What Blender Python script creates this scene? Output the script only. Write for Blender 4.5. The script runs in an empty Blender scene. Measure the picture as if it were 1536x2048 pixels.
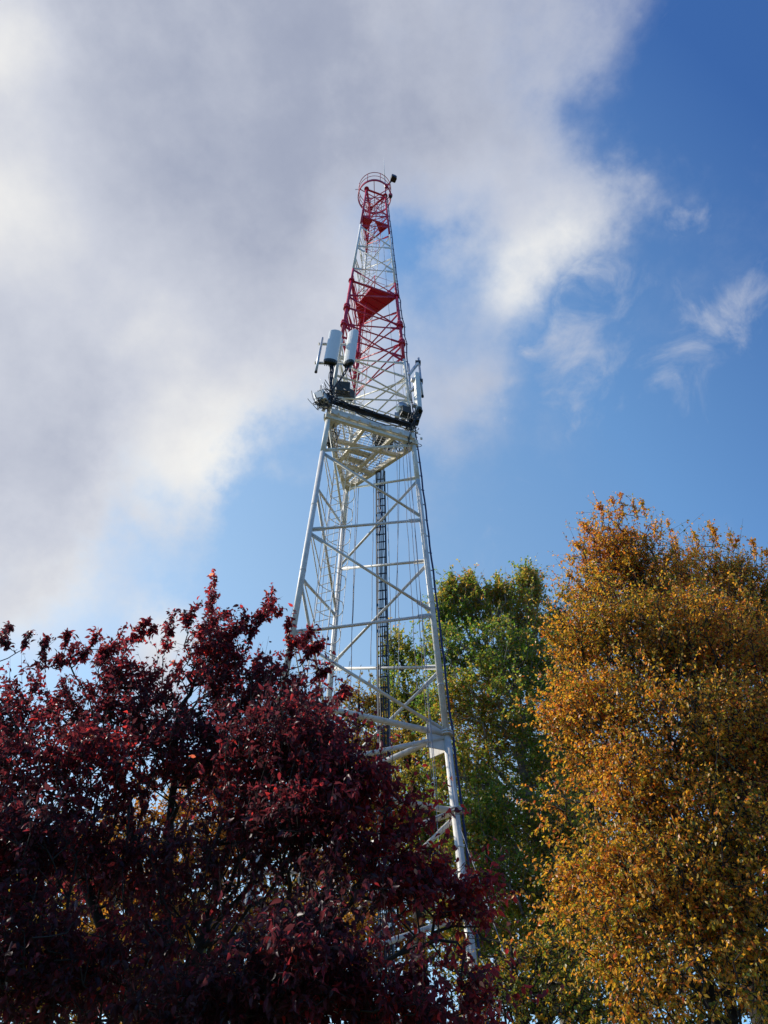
import bpy, math
import numpy as np
from mathutils import Matrix, Vector

S = bpy.context.scene
COL = S.collection
# ------------------------------------------------------------------ camera, sky, sun, exposure
F_PX, PITCH, ROLL, EYE = 1590.28, math.radians(48.2355), math.radians(0.6045), 1.6
fw = np.array([0, math.cos(PITCH), math.sin(PITCH)])
_r = np.array([1.0, 0, 0]); _u = np.array([0, -math.sin(PITCH), math.cos(PITCH)])
rt = math.cos(ROLL) * _r + math.sin(ROLL) * _u
up = -math.sin(ROLL) * _r + math.cos(ROLL) * _u
cam_d = bpy.data.cameras.new('camera'); cam = bpy.data.objects.new('camera', cam_d); COL.objects.link(cam)
cam_d.sensor_fit = 'VERTICAL'; cam_d.sensor_height = 24; cam_d.sensor_width = 18
cam_d.lens = 24 * F_PX / 2048; cam_d.clip_start = 0.05; cam_d.clip_end = 5000
M = Matrix(((rt[0], up[0], -fw[0], 0), (rt[1], up[1], -fw[1], 0), (rt[2], up[2], -fw[2], EYE), (0, 0, 0, 1)))
cam.matrix_world = M
S.camera = cam
S.view_settings.view_transform = 'Standard'; S.view_settings.look = 'None'
S.view_settings.gamma = 1; S.view_settings.exposure = 0.0

def ray(px, py):
    return fw + (px - 768) / F_PX * rt - (py - 1024) / F_PX * up
def at(px, py, Y):                       # a point of the world, Y metres in front of the viewer
    d = ray(px, py); t = Y / d[1]
    return np.array([0, 0, EYE]) + d * t
def scale_at(px, py, Y):
    return Y / ray(px, py)[1] / F_PX      # metres per photo pixel at that point

SUN_AZ, SUN_EL = math.radians(-77), math.radians(37)     # azimuth from +Y (ahead), negative = left
sdir = Vector((math.sin(SUN_AZ) * math.cos(SUN_EL), math.cos(SUN_AZ) * math.cos(SUN_EL), math.sin(SUN_EL)))
ld = bpy.data.lights.new('sun', 'SUN'); ld.energy = 5.0; ld.angle = math.radians(0.6); ld.color = (1, 0.93, 0.82)
lo = bpy.data.objects.new('sun', ld); COL.objects.link(lo)
lo.rotation_euler = sdir.to_track_quat('Z', 'Y').to_euler(); lo.location = (0, 0, 80)

W = bpy.data.worlds.new('World'); S.world = W; W.use_nodes = True
def build_world():
    nt = W.node_tree; N = nt.nodes; L = nt.links
    for n in list(N): N.remove(n)
    out = N.new('ShaderNodeOutputWorld'); bg = N.new('ShaderNodeBackground'); L.new(bg.outputs[0], out.inputs[0])
    bg.inputs[1].default_value = 0.1
    sky = N.new('ShaderNodeTexSky'); sky.sky_type = 'NISHITA'; sky.sun_disc = False
    sky.sun_elevation = SUN_EL; sky.sun_rotation = SUN_AZ
    sky.air_density = 1.0; sky.dust_density = 0.5; sky.ozone_density = 2.5
    tc = N.new('ShaderNodeTexCoord')
    def val(x, s):
        if isinstance(x, (int, float)): s.default_value = x
        else: L.new(x, s)
    def m(op, a, b=0, c=0):
        n = N.new('ShaderNodeMath'); n.operation = op
        val(a, n.inputs[0]); val(b, n.inputs[1]); val(c, n.inputs[2]); return n.outputs[0]
    def ramp(x, a, b, sm=True):
        n = N.new('ShaderNodeMapRange'); n.interpolation_type = 'SMOOTHSTEP' if sm else 'LINEAR'
        val(x, n.inputs[0]); n.inputs[1].default_value = a; n.inputs[2].default_value = b
        n.inputs[3].default_value = 0; n.inputs[4].default_value = 1; return n.outputs[0]
    def noise(vec, sc, det, rough, dist=0.0, off=0.0):
        n = N.new('ShaderNodeTexNoise'); n.noise_dimensions = '4D'; L.new(vec, n.inputs['Vector']); n.inputs['W'].default_value = off
        n.inputs['Scale'].default_value = sc; n.inputs['Detail'].default_value = det
        n.inputs['Roughness'].default_value = rough; n.inputs['Distortion'].default_value = dist
        return n
    D = tc.outputs['Generated']
    # wind-torn edges: the direction is displaced by a soft noise before the cloud masses are laid out
    nz = noise(D, 3.2, 7, 0.6, 0, 1.7)
    sub = N.new('ShaderNodeVectorMath'); sub.operation = 'SUBTRACT'; L.new(nz.outputs['Color'], sub.inputs[0]); sub.inputs[1].default_value = (0.5, 0.5, 0.5)
    sc = N.new('ShaderNodeVectorMath'); sc.operation = 'SCALE'; L.new(sub.outputs[0], sc.inputs[0]); sc.inputs['Scale'].default_value = 0.33
    ad = N.new('ShaderNodeVectorMath'); ad.operation = 'ADD'; L.new(D, ad.inputs[0]); L.new(sc.outputs[0], ad.inputs[1])
    nm = N.new('ShaderNodeVectorMath'); nm.operation = 'NORMALIZE'; L.new(ad.outputs[0], nm.inputs[0])
    DW = nm.outputs[0]
    def blobs(lst, vec):
        acc = 0.0
        for (px, py, rpx, w) in lst:
            d = ray(px, py); d = d / np.linalg.norm(d)
            ang = rpx / F_PX * (1 / (1 + ((px - 768) ** 2 + (py - 1024) ** 2) / F_PX ** 2)) ** 0.75
            k = 1 / (1 - math.cos(ang))
            v = N.new('ShaderNodeVectorMath'); v.operation = 'DOT_PRODUCT'; L.new(vec, v.inputs[0]); v.inputs[1].default_value = tuple(d)
            e = m('EXPONENT', m('MULTIPLY', m('SUBTRACT', v.outputs['Value'], 1.0), k))
            acc = m('MULTIPLY_ADD', e, w, acc)
        return acc
    cover = blobs(CLOUDS, DW)
    n1 = noise(D, 6.0, 10, 0.62, 0.1, 4.2)
    n2 = noise(D, 1.7, 4, 0.5, 0, 9.0)
    dens = m('ADD', cover, m('MULTIPLY', m('SUBTRACT', n1.outputs[0], 0.5), 1.5))
    a = ramp(dens, 0.02, 1.2)
    n4 = noise(D, 11.0, 9, 0.62, 1.2, 6.1)
    wis = ramp(m('ADD', blobs(WISPS, DW), m('MULTIPLY', m('SUBTRACT', n4.outputs[0], 0.5), 2.6)), 0.2, 1.5)
    a = m('MAXIMUM', a, m('MULTIPLY', wis, 0.75))
    thick = ramp(m('ADD', dens, m('MULTIPLY', m('SUBTRACT', n2.outputs[0], 0.5), 0.9)), 0.5, 1.9)
    n3 = noise(D, 6.0, 8, 0.6, 0.0, 2.2)
    bright = m('ADD', blobs(BRIGHT, D), m('MULTIPLY', m('SUBTRACT', n3.outputs[0], 0.5), 1.25))
    tone = m('SUBTRACT', m('ADD', 0.62, m('MULTIPLY', bright, 0.55)), m('MULTIPLY', thick, 0.30))
    cr = N.new('ShaderNodeValToRGB'); L.new(tone, cr.inputs[0])
    e = cr.color_ramp.elements
    e[0].position = 0.0; e[0].color = (0.27, 0.31, 0.44, 1)
    e[1].position = 1.0; e[1].color = (0.92, 0.91, 0.88, 1)
    for p_, c_ in ((0.3, (0.38, 0.42, 0.54, 1)), (0.6, (0.60, 0.63, 0.72, 1))):
        q = cr.color_ramp.elements.new(p_); q.color = c_
    mul = N.new('ShaderNodeMix'); mul.data_type = 'RGBA'; mul.blend_type = 'MULTIPLY'; mul.inputs[0].default_value = 1
    L.new(cr.outputs[0], mul.inputs[6]); mul.inputs[7].default_value = (10, 10, 10, 1)
    hs = N.new('ShaderNodeMix'); hs.data_type = 'RGBA'; hs.blend_type = 'MULTIPLY'; hs.inputs[0].default_value = 1
    L.new(sky.outputs[0], hs.inputs[6])
    # aerosol whitening: the clear air pales from the deep blue far from the sun towards the low sky under it
    hd = ray(200, 1600); hd = hd / np.linalg.norm(hd)
    hv = N.new('ShaderNodeVectorMath'); hv.operation = 'DOT_PRODUCT'; L.new(D, hv.inputs[0]); hv.inputs[1].default_value = tuple(hd)
    hr = N.new('ShaderNodeValToRGB'); L.new(ramp(hv.outputs['Value'], 0.4, 1.0, False), hr.inputs[0])
    he = hr.color_ramp.elements
    he[0].position = 0.12; he[0].color = (0.72 / 4, 1.22 / 4, 1.85 / 4, 1); he[1].position = 0.92; he[1].color = (2.7 / 4, 2.68 / 4, 2.25 / 4, 1)
    q = he.new(0.55); q.color = (1.82 / 4, 2.36 / 4, 2.48 / 4, 1)
    h4 = N.new('ShaderNodeVectorMath'); h4.operation = 'SCALE'; L.new(hr.outputs[0], h4.inputs[0]); h4.inputs['Scale'].default_value = 4.25
    L.new(h4.outputs[0], hs.inputs[7])
    mx = N.new('ShaderNodeMix'); mx.data_type = 'RGBA'; L.new(a, mx.inputs[0]); L.new(hs.outputs[2], mx.inputs[6]); L.new(mul.outputs[2], mx.inputs[7])
    L.new(mx.outputs[2], bg.inputs[0])
# cloud masses: direction given as a point of the photograph's sky, angular size, amount
CLOUDS = [(150, 150, 330, .9), (550, 100, 330, .8), (900, 60, 240, .38), (850, 300, 240, .5), (450, 420, 300, .8), (60, 600, 300, .9), (1010, 250, 150, .15),
          (300, 750, 220, .7), (620, 620, 200, .65), (540, 800, 120, .5), (430, 920, 90, .5), (520, 880, 80, .4), (720, 720, 150, .45), (1050, 430, 130, .4), (1180, 340, 125, .38), (1280, 340, 80, .42), (1210, 430, 90, .35), (1110, 480, 80, .3), (1130, 190, 60, -.2), (1200, 60, 110, .22), (1040, 570, 100, .55), (960, 700, 120, .4), (890, 830, 110, .45), (1000, 790, 60, .35),
          (40, 940, 160, .7), (170, 1030, 120, .5), (40, 1160, 130, .6), (50, 1270, 110, .5), (350, 1000, 80, .4), (330, 1300, 90, .9), (260, 1240, 60, .3), (-200, 800, 500, .9),
          (300, -300, 500, .9), (1000, -100, 200, .3), (950, 1700, 260, .3), (1150, 1650, 160, .5), (100, 1500, 200, .3), (1100, 90, 110, .15), (870, 500, 45, -.4), (300, 690, 50, -.3), (470, 1080, 90, -.3)]
WISPS = [(1230, 680, 90, .6), (1370, 420, 50, .5), (1480, 640, 100, .65), (1410, 740, 80, .5), (1530, 580, 60, .45), (920, 900, 90, .5),
         (1030, 830, 50, .6), (1150, 650, 90, .45), (1200, 480, 120, .55), (370, 1060, 70, .55), (1290, 850, 60, .4), (1140, 810, 80, .45), (1100, 720, 80, .4)]
BRIGHT = [(0, 430, 180, .9), (-50, 750, 150, .3), (30, 100, 140, .6), (400, 900, 130, .8), (1045, 560, 80, 1.1), (1130, 490, 70, .5), (620, 300, 150, -.15), (600, 800, 200, .3), (330, 1270, 100, .5),
          (1150, 1650, 200, .8), (300, 600, 170, .45), (1180, 460, 90, .35), (880, 200, 220, -.35), (1250, 300, 90, .2), (60, 930, 170, .35), (80, 1200, 130, .4), (150, 700, 130, .2)]
build_world()

# ------------------------------------------------------------------ materials
def principled(name, col, rough=0.5, metal=0.0, noise_amt=0.0, noise_scale=8.0, col2=None, bump=0.0, spec=None, rust=0.0):
    mt = bpy.data.materials.new(name); mt.use_nodes = True
    nt = mt.node_tree; b = nt.nodes['Principled BSDF']
    b.inputs['Roughness'].default_value = rough; b.inputs['Metallic'].default_value = metal
    b.inputs['Base Color'].default_value = (*col, 1)
    if spec is not None: b.inputs['Specular IOR Level'].default_value = spec
    if noise_amt or col2:
        tc = nt.nodes.new('ShaderNodeTexCoord'); nz = nt.nodes.new('ShaderNodeTexNoise')
        nz.inputs['Scale'].default_value = noise_scale; nz.inputs['Detail'].default_value = 6; nz.inputs['Roughness'].default_value = 0.65
        nt.links.new(tc.outputs['Object'], nz.inputs['Vector'])
        mr = nt.nodes.new('ShaderNodeMapRange'); mr.inputs[1].default_value = 0.4; mr.inputs[2].default_value = 0.75
        nt.links.new(nz.outputs[0], mr.inputs[0])
        mx = nt.nodes.new('ShaderNodeMix'); mx.data_type = 'RGBA'
        c2 = col2 or tuple(c * (1 - noise_amt) for c in col)
        mx.inputs[6].default_value = (*col, 1); mx.inputs[7].default_value = (*c2, 1)
        nt.links.new(mr.outputs[0], mx.inputs[0]); colour = mx.outputs[2]
        if rust:                            # long runs of dirt and rust down the steel, with worn specks
            mp = nt.nodes.new('ShaderNodeMapping'); mp.inputs['Scale'].default_value = (14, 14, 1.1); nt.links.new(tc.outputs['Object'], mp.inputs[0])
            n2 = nt.nodes.new('ShaderNodeTexNoise'); n2.inputs['Scale'].default_value = 1.0; n2.inputs['Detail'].default_value = 5; n2.inputs['Roughness'].default_value = .7; nt.links.new(mp.outputs[0], n2.inputs['Vector'])
            r2 = nt.nodes.new('ShaderNodeMapRange'); r2.inputs[1].default_value = .56; r2.inputs[2].default_value = .74; r2.inputs[4].default_value = rust; nt.links.new(n2.outputs[0], r2.inputs[0])
            m2 = nt.nodes.new('ShaderNodeMix'); m2.data_type = 'RGBA'; nt.links.new(r2.outputs[0], m2.inputs[0]); nt.links.new(colour, m2.inputs[6]); m2.inputs[7].default_value = (.20, .13, .08, 1); colour = m2.outputs[2]
        nt.links.new(colour, b.inputs['Base Color'])
        if bump:
            bp = nt.nodes.new('ShaderNodeBump'); bp.inputs['Strength'].default_value = bump; bp.inputs['Distance'].default_value = 0.02
            nt.links.new(nz.outputs[0], bp.inputs['Height']); nt.links.new(bp.outputs[0], b.inputs['Normal'])
    return mt
MT = {
    'grey': principled('tower_grey_paint', (.68, .63, .54), .5, 0, .18, 5, (.50, .46, .40), rust=.55),
    'white': principled('tower_white_paint', (.84, .79, .70), .48, 0, .12, 5, (.66, .62, .55), rust=.5),
    'cream': principled('tower_cream_paint', (.78, .73, .60), .5, 0, .15, 5, (.64, .57, .43), rust=.6),
    'red': principled('tower_red_paint', (.54, .010, .045), .45, 0, .3, 6, (.46, .03, .06)),
    'panel': principled('radome_grey', (.78, .77, .71), .4, 0, .06, 5),
    'panelcream': principled('radome_cream', (.78, .76, .68), .4, 0, .08, 5),
    'galv': principled('galvanised_steel', (.50, .51, .52), .42, .5, .25, 10),
    'black': principled('black_cable', (.012, .012, .016), .5),
    'navy': principled('navy_cable', (.015, .02, .075), .45),
    'dark': principled('dark_box', (.045, .05, .045), .6, 0, .3, 12),
    'rope': principled('grey_rope', (.32, .30, .32), .8),
    'brown': principled('brown_rope', (.22, .17, .16), .8),
    'redplastic': principled('red_lamp_glass', (.6, .02, .03), .25),
    'rubber': principled('rubber_cap', (.01, .01, .012), .6),
}

def leaf_mat(name, stops, trans=0.45, rough=0.45, spec=0.5, tboost=1.6):
    mt = bpy.data.materials.new(name); mt.use_nodes = True
    nt = mt.node_tree; N = nt.nodes; L = nt.links
    b = N['Principled BSDF']; out = N['Material Output']
    at_ = N.new('ShaderNodeAttribute'); at_.attribute_name = 'hue'; at_.attribute_type = 'GEOMETRY'
    cr = N.new('ShaderNodeValToRGB'); L.new(at_.outputs['Fac'], cr.inputs[0])
    el = cr.color_ramp.elements
    el[0].position = stops[0][0]; el[0].color = (*stops[0][1], 1)
    el[1].position = stops[-1][0]; el[1].color = (*stops[-1][1], 1)
    for p_, c_ in stops[1:-1]:
        q = el.new(p_); q.color = (*c_, 1)
    L.new(cr.outputs[0], b.inputs['Base Color']); b.inputs['Roughness'].default_value = rough
    b.inputs['Specular IOR Level'].default_value = spec
    tr = N.new('ShaderNodeBsdfTranslucent')
    g = N.new('ShaderNodeGamma'); L.new(cr.outputs[0], g.inputs[0]); g.inputs[1].default_value = 0.85
    mu = N.new('ShaderNodeMix'); mu.data_type = 'RGBA'; mu.blend_type = 'MULTIPLY'; mu.inputs[0].default_value = 1
    L.new(g.outputs[0], mu.inputs[6]); mu.inputs[7].default_value = (tboost, tboost * .9, tboost * .6, 1)
    L.new(mu.outputs[2], tr.inputs[0])
    mx = N.new('ShaderNodeMixShader'); mx.inputs[0].default_value = trans
    L.new(b.outputs[0], mx.inputs[1]); L.new(tr.outputs[0], mx.inputs[2]); L.new(mx.outputs[0], out.inputs[0])
    return mt
BARK = principled('dark_bark', (.032, .025, .021), .95, 0, .5, 9, bump=.4)
BARKL = principled('pale_bark', (.22, .19, .15), .85, 0, .5, 7, (.07, .06, .05), .4)

# ------------------------------------------------------------------ mesh helpers
OFF = {}                                  # object -> world offset of its local space
def link(o, parent=None):
    COL.objects.link(o)
    if parent is not None: o.parent = parent
    return o
def tag(o, label=None, cat=None, group=None, kind=None):
    if label: o['label'] = label
    if cat: o['category'] = cat
    if group: o['group'] = group
    if kind: o['kind'] = kind
    return o
def empty(name, loc, label, cat, group=None):
    o = bpy.data.objects.new(name, None); link(o); o.location = tuple(loc); o.empty_display_size = .3
    OFF[o] = np.array(loc, float); return tag(o, label, cat, group)
def frame(d, hint=(0, 0, 1)):
    d = np.array(d, float); d /= np.linalg.norm(d); h = np.array(hint, float)
    if abs(d @ h) > 0.97: h = np.array([1.0, 0, 0])
    s = np.cross(d, h); s /= np.linalg.norm(s); return s, np.cross(s, d), d
class MB:
    def __init__(s): s.v = []; s.f = []; s.sm = []
    def poly(s, pts, faces, smooth=False):
        b = len(s.v); s.v += [tuple(map(float, p)) for p in pts]; s.f += [tuple(b + i for i in f) for f in faces]; s.sm += [smooth] * len(faces); return s
    def tube(s, a, b, r, r2=None, n=10, caps=True):
        return s.path([a, b], [r, r if r2 is None else r2], n, caps)
    def path(s, pts, r, n=8, caps=True, closed=False):
        pts = [np.array(p, float) for p in pts]; m_ = len(pts)
        if not hasattr(r, '__len__'): r = [r] * m_
        vs = []; prev = None
        for i, p in enumerate(pts):
            if closed: d = pts[(i + 1) % m_] - pts[i - 1]
            else: d = pts[min(i + 1, m_ - 1)] - pts[max(i - 1, 0)]
            d = d / (np.linalg.norm(d) + 1e-9)
            if prev is None: a = frame(d)[0]; c = np.cross(d, a)
            else:
                a = prev - d * (prev @ d); a /= np.linalg.norm(a); c = np.cross(d, a)
            prev = a
            for k in range(n):
                t = 2 * math.pi * k / n; vs.append(p + r[i] * (math.cos(t) * a + math.sin(t) * c))
        fs = []
        for i in range(m_ if closed else m_ - 1):
            for k in range(n):
                j = (i + 1) % m_
                fs.append((i * n + k, i * n + (k + 1) % n, j * n + (k + 1) % n, j * n + k))
        s.poly(vs, fs, True)
        if caps and not closed:
            b = len(s.v) - len(vs)
            s.f += [tuple(b + k for k in range(n))[::-1], tuple(b + (m_ - 1) * n + k for k in range(n))]; s.sm += [False, False]
        return s
    def box(s, c, X, Y, Z, bev=0.0):       # centre, three half-axis vectors
        c, X, Y, Z = (np.array(q, float) for q in (c, X, Y, Z))
        if bev:
            lx, ly = np.linalg.norm(X), np.linalg.norm(Y); b = bev
            prof = []
            for sx, sy in ((1, 1), (-1, 1), (-1, -1), (1, -1)):
                q = [(sx * (1 - b / lx), sy), (sx * (1 - .3 * b / lx), sy * (1 - .3 * b / ly)), (sx, sy * (1 - b / ly))]
                if sx * sy > 0: q = q[::-1]
                prof += q
            n = len(prof); vs = [c + px * X + py * Y - Z for px, py in prof] + [c + px * X + py * Y + Z for px, py in prof]
            return s.poly(vs, [tuple((k, (k + 1) % n, n + (k + 1) % n, n + k)) for k in range(n)] + [tuple(range(n))[::-1], tuple(range(n, 2 * n))])
        vs = [c + a * X + b * Y + d * Z for a in (-1, 1) for b in (-1, 1) for d in (-1, 1)]
        return s.poly(vs, [(0, 1, 3, 2), (4, 6, 7, 5), (0, 4, 5, 1), (2, 3, 7, 6), (0, 2, 6, 4), (1, 5, 7, 3)])
    def beam(s, a, b, w, h, upv=(0, 0, 1)):
        a = np.array(a, float); b = np.array(b, float); x, y, d = frame(b - a, upv)
        return s.box((a + b) / 2, x * w / 2, y * h / 2, (b - a) / 2)
    def prism(s, poly2, z0, z1):           # list of (x,y) -> solid slab
        n = len(poly2)
        return s.poly([(x, y, z0) for x, y in poly2] + [(x, y, z1) for x, y in poly2],
                      [tuple(range(n))[::-1], tuple(range(n, 2 * n))] + [(k, (k + 1) % n, n + (k + 1) % n, n + k) for k in range(n)])
    def disc(s, c, d, r, h, n=24, r2=None):
        x, y, z = frame(d); c = np.array(c, float); return s.tube(c - z * h / 2, c + z * h / 2, r, r2, n)
    def build(s, name, mat, parent=None, off=None):
        me = bpy.data.meshes.new(name); o_ = np.zeros(3) if off is None else np.array(off, float)
        if parent is not None: o_ = OFF[parent]
        me.from_pydata([tuple(np.array(v) - o_) for v in s.v], [], s.f); me.validate()
        if len(me.polygons) == len(s.sm): me.polygons.foreach_set('use_smooth', s.sm)
        me.materials.append(mat); ob = bpy.data.objects.new(name, me); link(ob, parent)
        if parent is None: ob.location = tuple(o_)
        OFF[ob] = o_; return ob
def fast_mesh(name, V, T, mat, parent, hue=None, smooth=False):
    V = np.asarray(V, np.float32) - OFF[parent].astype(np.float32); T = np.asarray(T, np.int32); k = T.shape[1]
    me = bpy.data.meshes.new(name)
    me.vertices.add(len(V)); me.vertices.foreach_set('co', V.ravel())
    me.loops.add(T.size); me.loops.foreach_set('vertex_index', T.ravel())
    me.polygons.add(len(T)); me.polygons.foreach_set('loop_start', np.arange(0, T.size, k, dtype=np.int32))
    if smooth: me.polygons.foreach_set('use_smooth', np.ones(len(T), bool))
    me.update(calc_edges=True)
    if hue is not None:
        a = me.attributes.new('hue', 'FLOAT', 'POINT'); a.data.foreach_set('value', np.asarray(hue, np.float32))
    me.materials.append(mat); o = bpy.data.objects.new(name, me); link(o, parent); OFF[o] = OFF[parent]
    return o

# ------------------------------------------------------------------ ground
def build_ground():
    b = MB(); n = 40; R_ = 600
    vs = [(0, 0, 0)]; fs = []
    rings = [8, 20, 45, 90, 180, 350, 1500]; rng = np.random.default_rng(3)
    for q, r in enumerate(rings):
        for k in range(n):
            t = 2 * math.pi * k / n; vs.append((r * math.cos(t), r * math.sin(t), float(rng.normal(0, .04)) if q < 3 else 0))
    for k in range(n): fs.append((0, 1 + k, 1 + (k + 1) % n))
    for q in range(len(rings) - 1):
        for k in range(n):
            fs.append((1 + q * n + k, 1 + (q + 1) * n + k, 1 + (q + 1) * n + (k + 1) % n, 1 + q * n + (k + 1) % n))
    b.poly(vs, fs)
    g = principled('autumn_lawn', (.05, .07, .02), .95, 0, 0, 0.9, (.16, .09, .03), .5)
    o = b.build('ground', g); tag(o, kind='structure')
build_ground()

# ------------------------------------------------------------------ the lattice tower
AX, AY, HAP, KT, TH = -.6485, 14.4, 52.23, .0477957, math.radians(-130.271)
ANG = {'L': 0, 'R': 2 * math.pi / 3, 'B': 4 * math.pi / 3}
def leg(n, z, extra=0.0):
    r = KT * (HAP - z) + extra; a = TH + ANG[n]
    return np.array([AX + r * math.cos(a), AY + r * math.sin(a), z])
ROOT = empty('lattice_tower', (AX, AY, 0), 'tall three-legged tubular lattice tower banded red, white and grey, rising between the trees', 'tower')
TOP = 40.8
def band(z): return 'red' if z > 35.9 else 'white' if z > 31.1 else 'red' if z > 25.25 else 'cream' if z > 18.75 else 'grey'
def rad_leg(z): return .08 if z < 10.6 else .07 if z < 20.45 else .06 if z < 30 else .047
def rad_br(z): return .047 if z < 10.6 else .035 if z < 20.45 else .026 if z < 30 else .019
cuts = [0, 10.6, 18.75, 20.45, 25.25, 30, 31.1, 35.9, TOP]
for n in 'LRB':
    for z0, z1 in zip(cuts, cuts[1:]):
        zm = (z0 + z1) / 2; b = MB()
        b.tube(leg(n, z0), leg(n, z1), rad_leg(zm), None, 16, True)
        lg = b.build('leg', MT[band(zm)], ROOT)
        if z1 - z0 > 3 and z0 < 30:       # welded seams and couplings
            for q in np.arange(z0 + 1.2, z1 - .4, 2.35):
                c = MB(); c.disc(leg(n, q), leg(n, q + 1) - leg(n, q), rad_leg(zm) + .005, .03, 16); c.build('coupling', MT[band(zm)], lg)
# foundations
for n in 'LRB':
    b = MB(); p = leg(n, 0); b.prism([(p[0] + .55 * math.cos(t), p[1] + .55 * math.sin(t)) for t in np.arange(8) * math.pi / 4 + .39], -.2, .35)
    b.build('footing', principled('footing_concrete', (.36, .35, .33), .9, 0, .3, 4, bump=.3), ROOT)
# flanges at the section joints and antenna collars
def collar(n, z, r, h, mat):
    b = MB(); d = leg(n, z + 1) - leg(n, z)
    for s in (-1, 1): b.disc(leg(n, z + s * h * .28), d, r, h * .34, 16)
    b.disc(leg(n, z), d, r * .82, h, 16)
    for k in range(8):
        t = k * math.pi / 4; x, y, _ = frame(d); p = leg(n, z) + .88 * r * (x * math.cos(t) + y * math.sin(t)); b.tube(p - d * h * .7, p + d * h * .7, .012, None, 6)
    b.build('flange', mat, ROOT)
for n in 'LRB':
    collar(n, 10.6, .14, .1, MT['grey']); collar(n, 20.45, .13, .1, MT['cream']); collar(n, 30.0, .11, .1, MT['red'])
    collar(n, 27.7, .125, .26, MT['red']); collar(n, 26.4, .125, .26, MT['red']); collar(n, 8.95, .13, .1, MT['grey'])
    collar(n, TOP - .1, .12, .1, MT['red'])
def inset(a, b, da, db):
    d = b - a; L_ = np.linalg.norm(d); d = d / L_; return a + d * da, b - d * db
def gusset(b, p, q, r, t=.02, up_=.12, ln=.36):  # small plate where the brace meets the leg
    d = (q - p) / np.linalg.norm(q - p); z = np.array([0, 0, 1.0]); nrm = np.cross(d, z); nrm /= np.linalg.norm(nrm); v = np.cross(nrm, d)
    c = p + d * (r + ln / 2); b.box(c, d * ln / 2, v * up_ / 2, nrm * t / 2)
def brace(name, p, q, r, mat, g=True):
    z = (p[2] + q[2]) / 2; a, e = inset(p, q, rad_leg(p[2]) * .8, rad_leg(q[2]) * .8)
    b = MB(); b.tube(a, e, r, None, 12)
    if g: gusset(b, p, q, rad_leg(p[2]) * .8); gusset(b, q, p, rad_leg(q[2]) * .8)
    return b.build(name, mat, ROOT)
# Warren bracing climbing round the three faces
def zig(n1, n2, levels, first):           # levels top-down; alternates between the legs
    a, b_ = (n1, n2) if first == n1 else (n2, n1)
    for i in range(len(levels) - 1):
        p = leg(a if i % 2 == 0 else b_, levels[i] - .06); q = leg(b_ if i % 2 == 0 else a, levels[i + 1] + .06)
        zm = (levels[i] + levels[i + 1]) / 2
        top_is = levels[i]
        brace('diagonal_brace', p, q, rad_br(zm), MT[band(zm)])
LV = [36.92, 35.76, 34.59, 33.4, 32.24, 31.1, 30.0, 28.65, 27.5, 26.3, 25.1, 23.9, 22.8, 21.5, 20.45, 18.8, 17.15, 15.5, 13.84, 12.22, 10.6, 8.9, 7.15, 5.4, 3.6, 1.8, .4]
zig('R', 'L', LV, 'R'); zig('B', 'R', LV, 'B'); zig('L', 'B', LV, 'L')
LU = [40.6, 39.3, 38.1, 36.92]
zig('R', 'L', LU, 'R'); zig('B', 'R', LU, 'R'); zig('L', 'B', LU, 'L')
# horizontal rings of tube at the joints and at the antenna collars
HZ = [(10.6, .062), (8.95, .055), (20.45, .0), (30.0, .045), (27.7, .026), (26.4, .026), (25.45, .026), (24.15, .028), (22.9, .028), (40.65, .05), (36.95, .035), (5.4, .055), (2.0, .055)]
for z, r in HZ:
    if r:
        for a, c in (('L', 'R'), ('R', 'B'), ('B', 'L')): brace('horizontal_brace', leg(a, z), leg(c, z), r, MT[band(z)])
# knuckle plates at the 10.6 m joint
for n in 'LRB':
    b = MB()
    for m_ in 'LRB':
        if m_ != n:
            p = leg(n, 10.6); q = leg(m_, 10.6); d = (q - p) / np.linalg.norm(q - p); b.box(p + d * .24 - np.array([0, 0, .12]), d * .2, np.array([0, 0, .26]), np.cross(d, [0, 0, 1]) * .01)
    b.build('gusset_plate', MT['grey'], ROOT)

# working platform at 20.45 m: beams, mesh deck, side channel, railing
PZ = 20.45
def tri(z, extra): return [leg(n, z, extra) for n in 'LRB']
tl = tri(PZ, .12)
for i in range(3):
    b = MB(); b.beam(tl[i], tl[(i + 1) % 3], .10, .20); b.build('platform_beam', MT['cream'], ROOT)
L0, R0_, B0 = [np.array(q) for q in tl]
d = (R0_ - L0) / np.linalg.norm(R0_ - L0); cen = (L0 + R0_ + B0) / 3; outw = (L0 + R0_) / 2 - cen; outw /= np.linalg.norm(outw)
b = MB(); b.beam(L0 + outw * .10 + d * .12 + np.array([0, 0, .16]), R0_ + outw * .10 - d * .12 + np.array([0, 0, .16]), .05, .24)
sc_ = b.build('platform_channel', MT['white'], ROOT)
for k in range(9):
    b = MB(); c = L0 + outw * .14 + d * (.35 + k * .32) + np.array([0, 0, .1]); b.box(c, d * .03, outw * .02, (0, 0, .035)); b.build('bracket', MT['cream'], sc_)
def lerp(a, b_, t): return a * (1 - t) + b_ * t
for jz, (a, c) in enumerate(((lerp(L0, R0_, .42), lerp(L0, B0, .62)), (lerp(L0, R0_, .74), lerp(B0, L0, .12)), (lerp(L0, B0, .3), lerp(R0_, B0, .25)), (lerp(L0, B0, .62), lerp(R0_, B0, .62)))):
    b = MB(); jo = np.array([0, 0, .03 - jz * .007]); b.beam(a - jo, c - jo, .09, .12 - jz * .004); b.build('joist', MT['cream'], ROOT)
def inside(p, T_):
    s = [np.cross(T_[(i + 1) % 3][:2] - T_[i][:2], p - T_[i][:2]) for i in range(3)]
    return all(x >= 0 for x in s) or all(x <= 0 for x in s)
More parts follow.
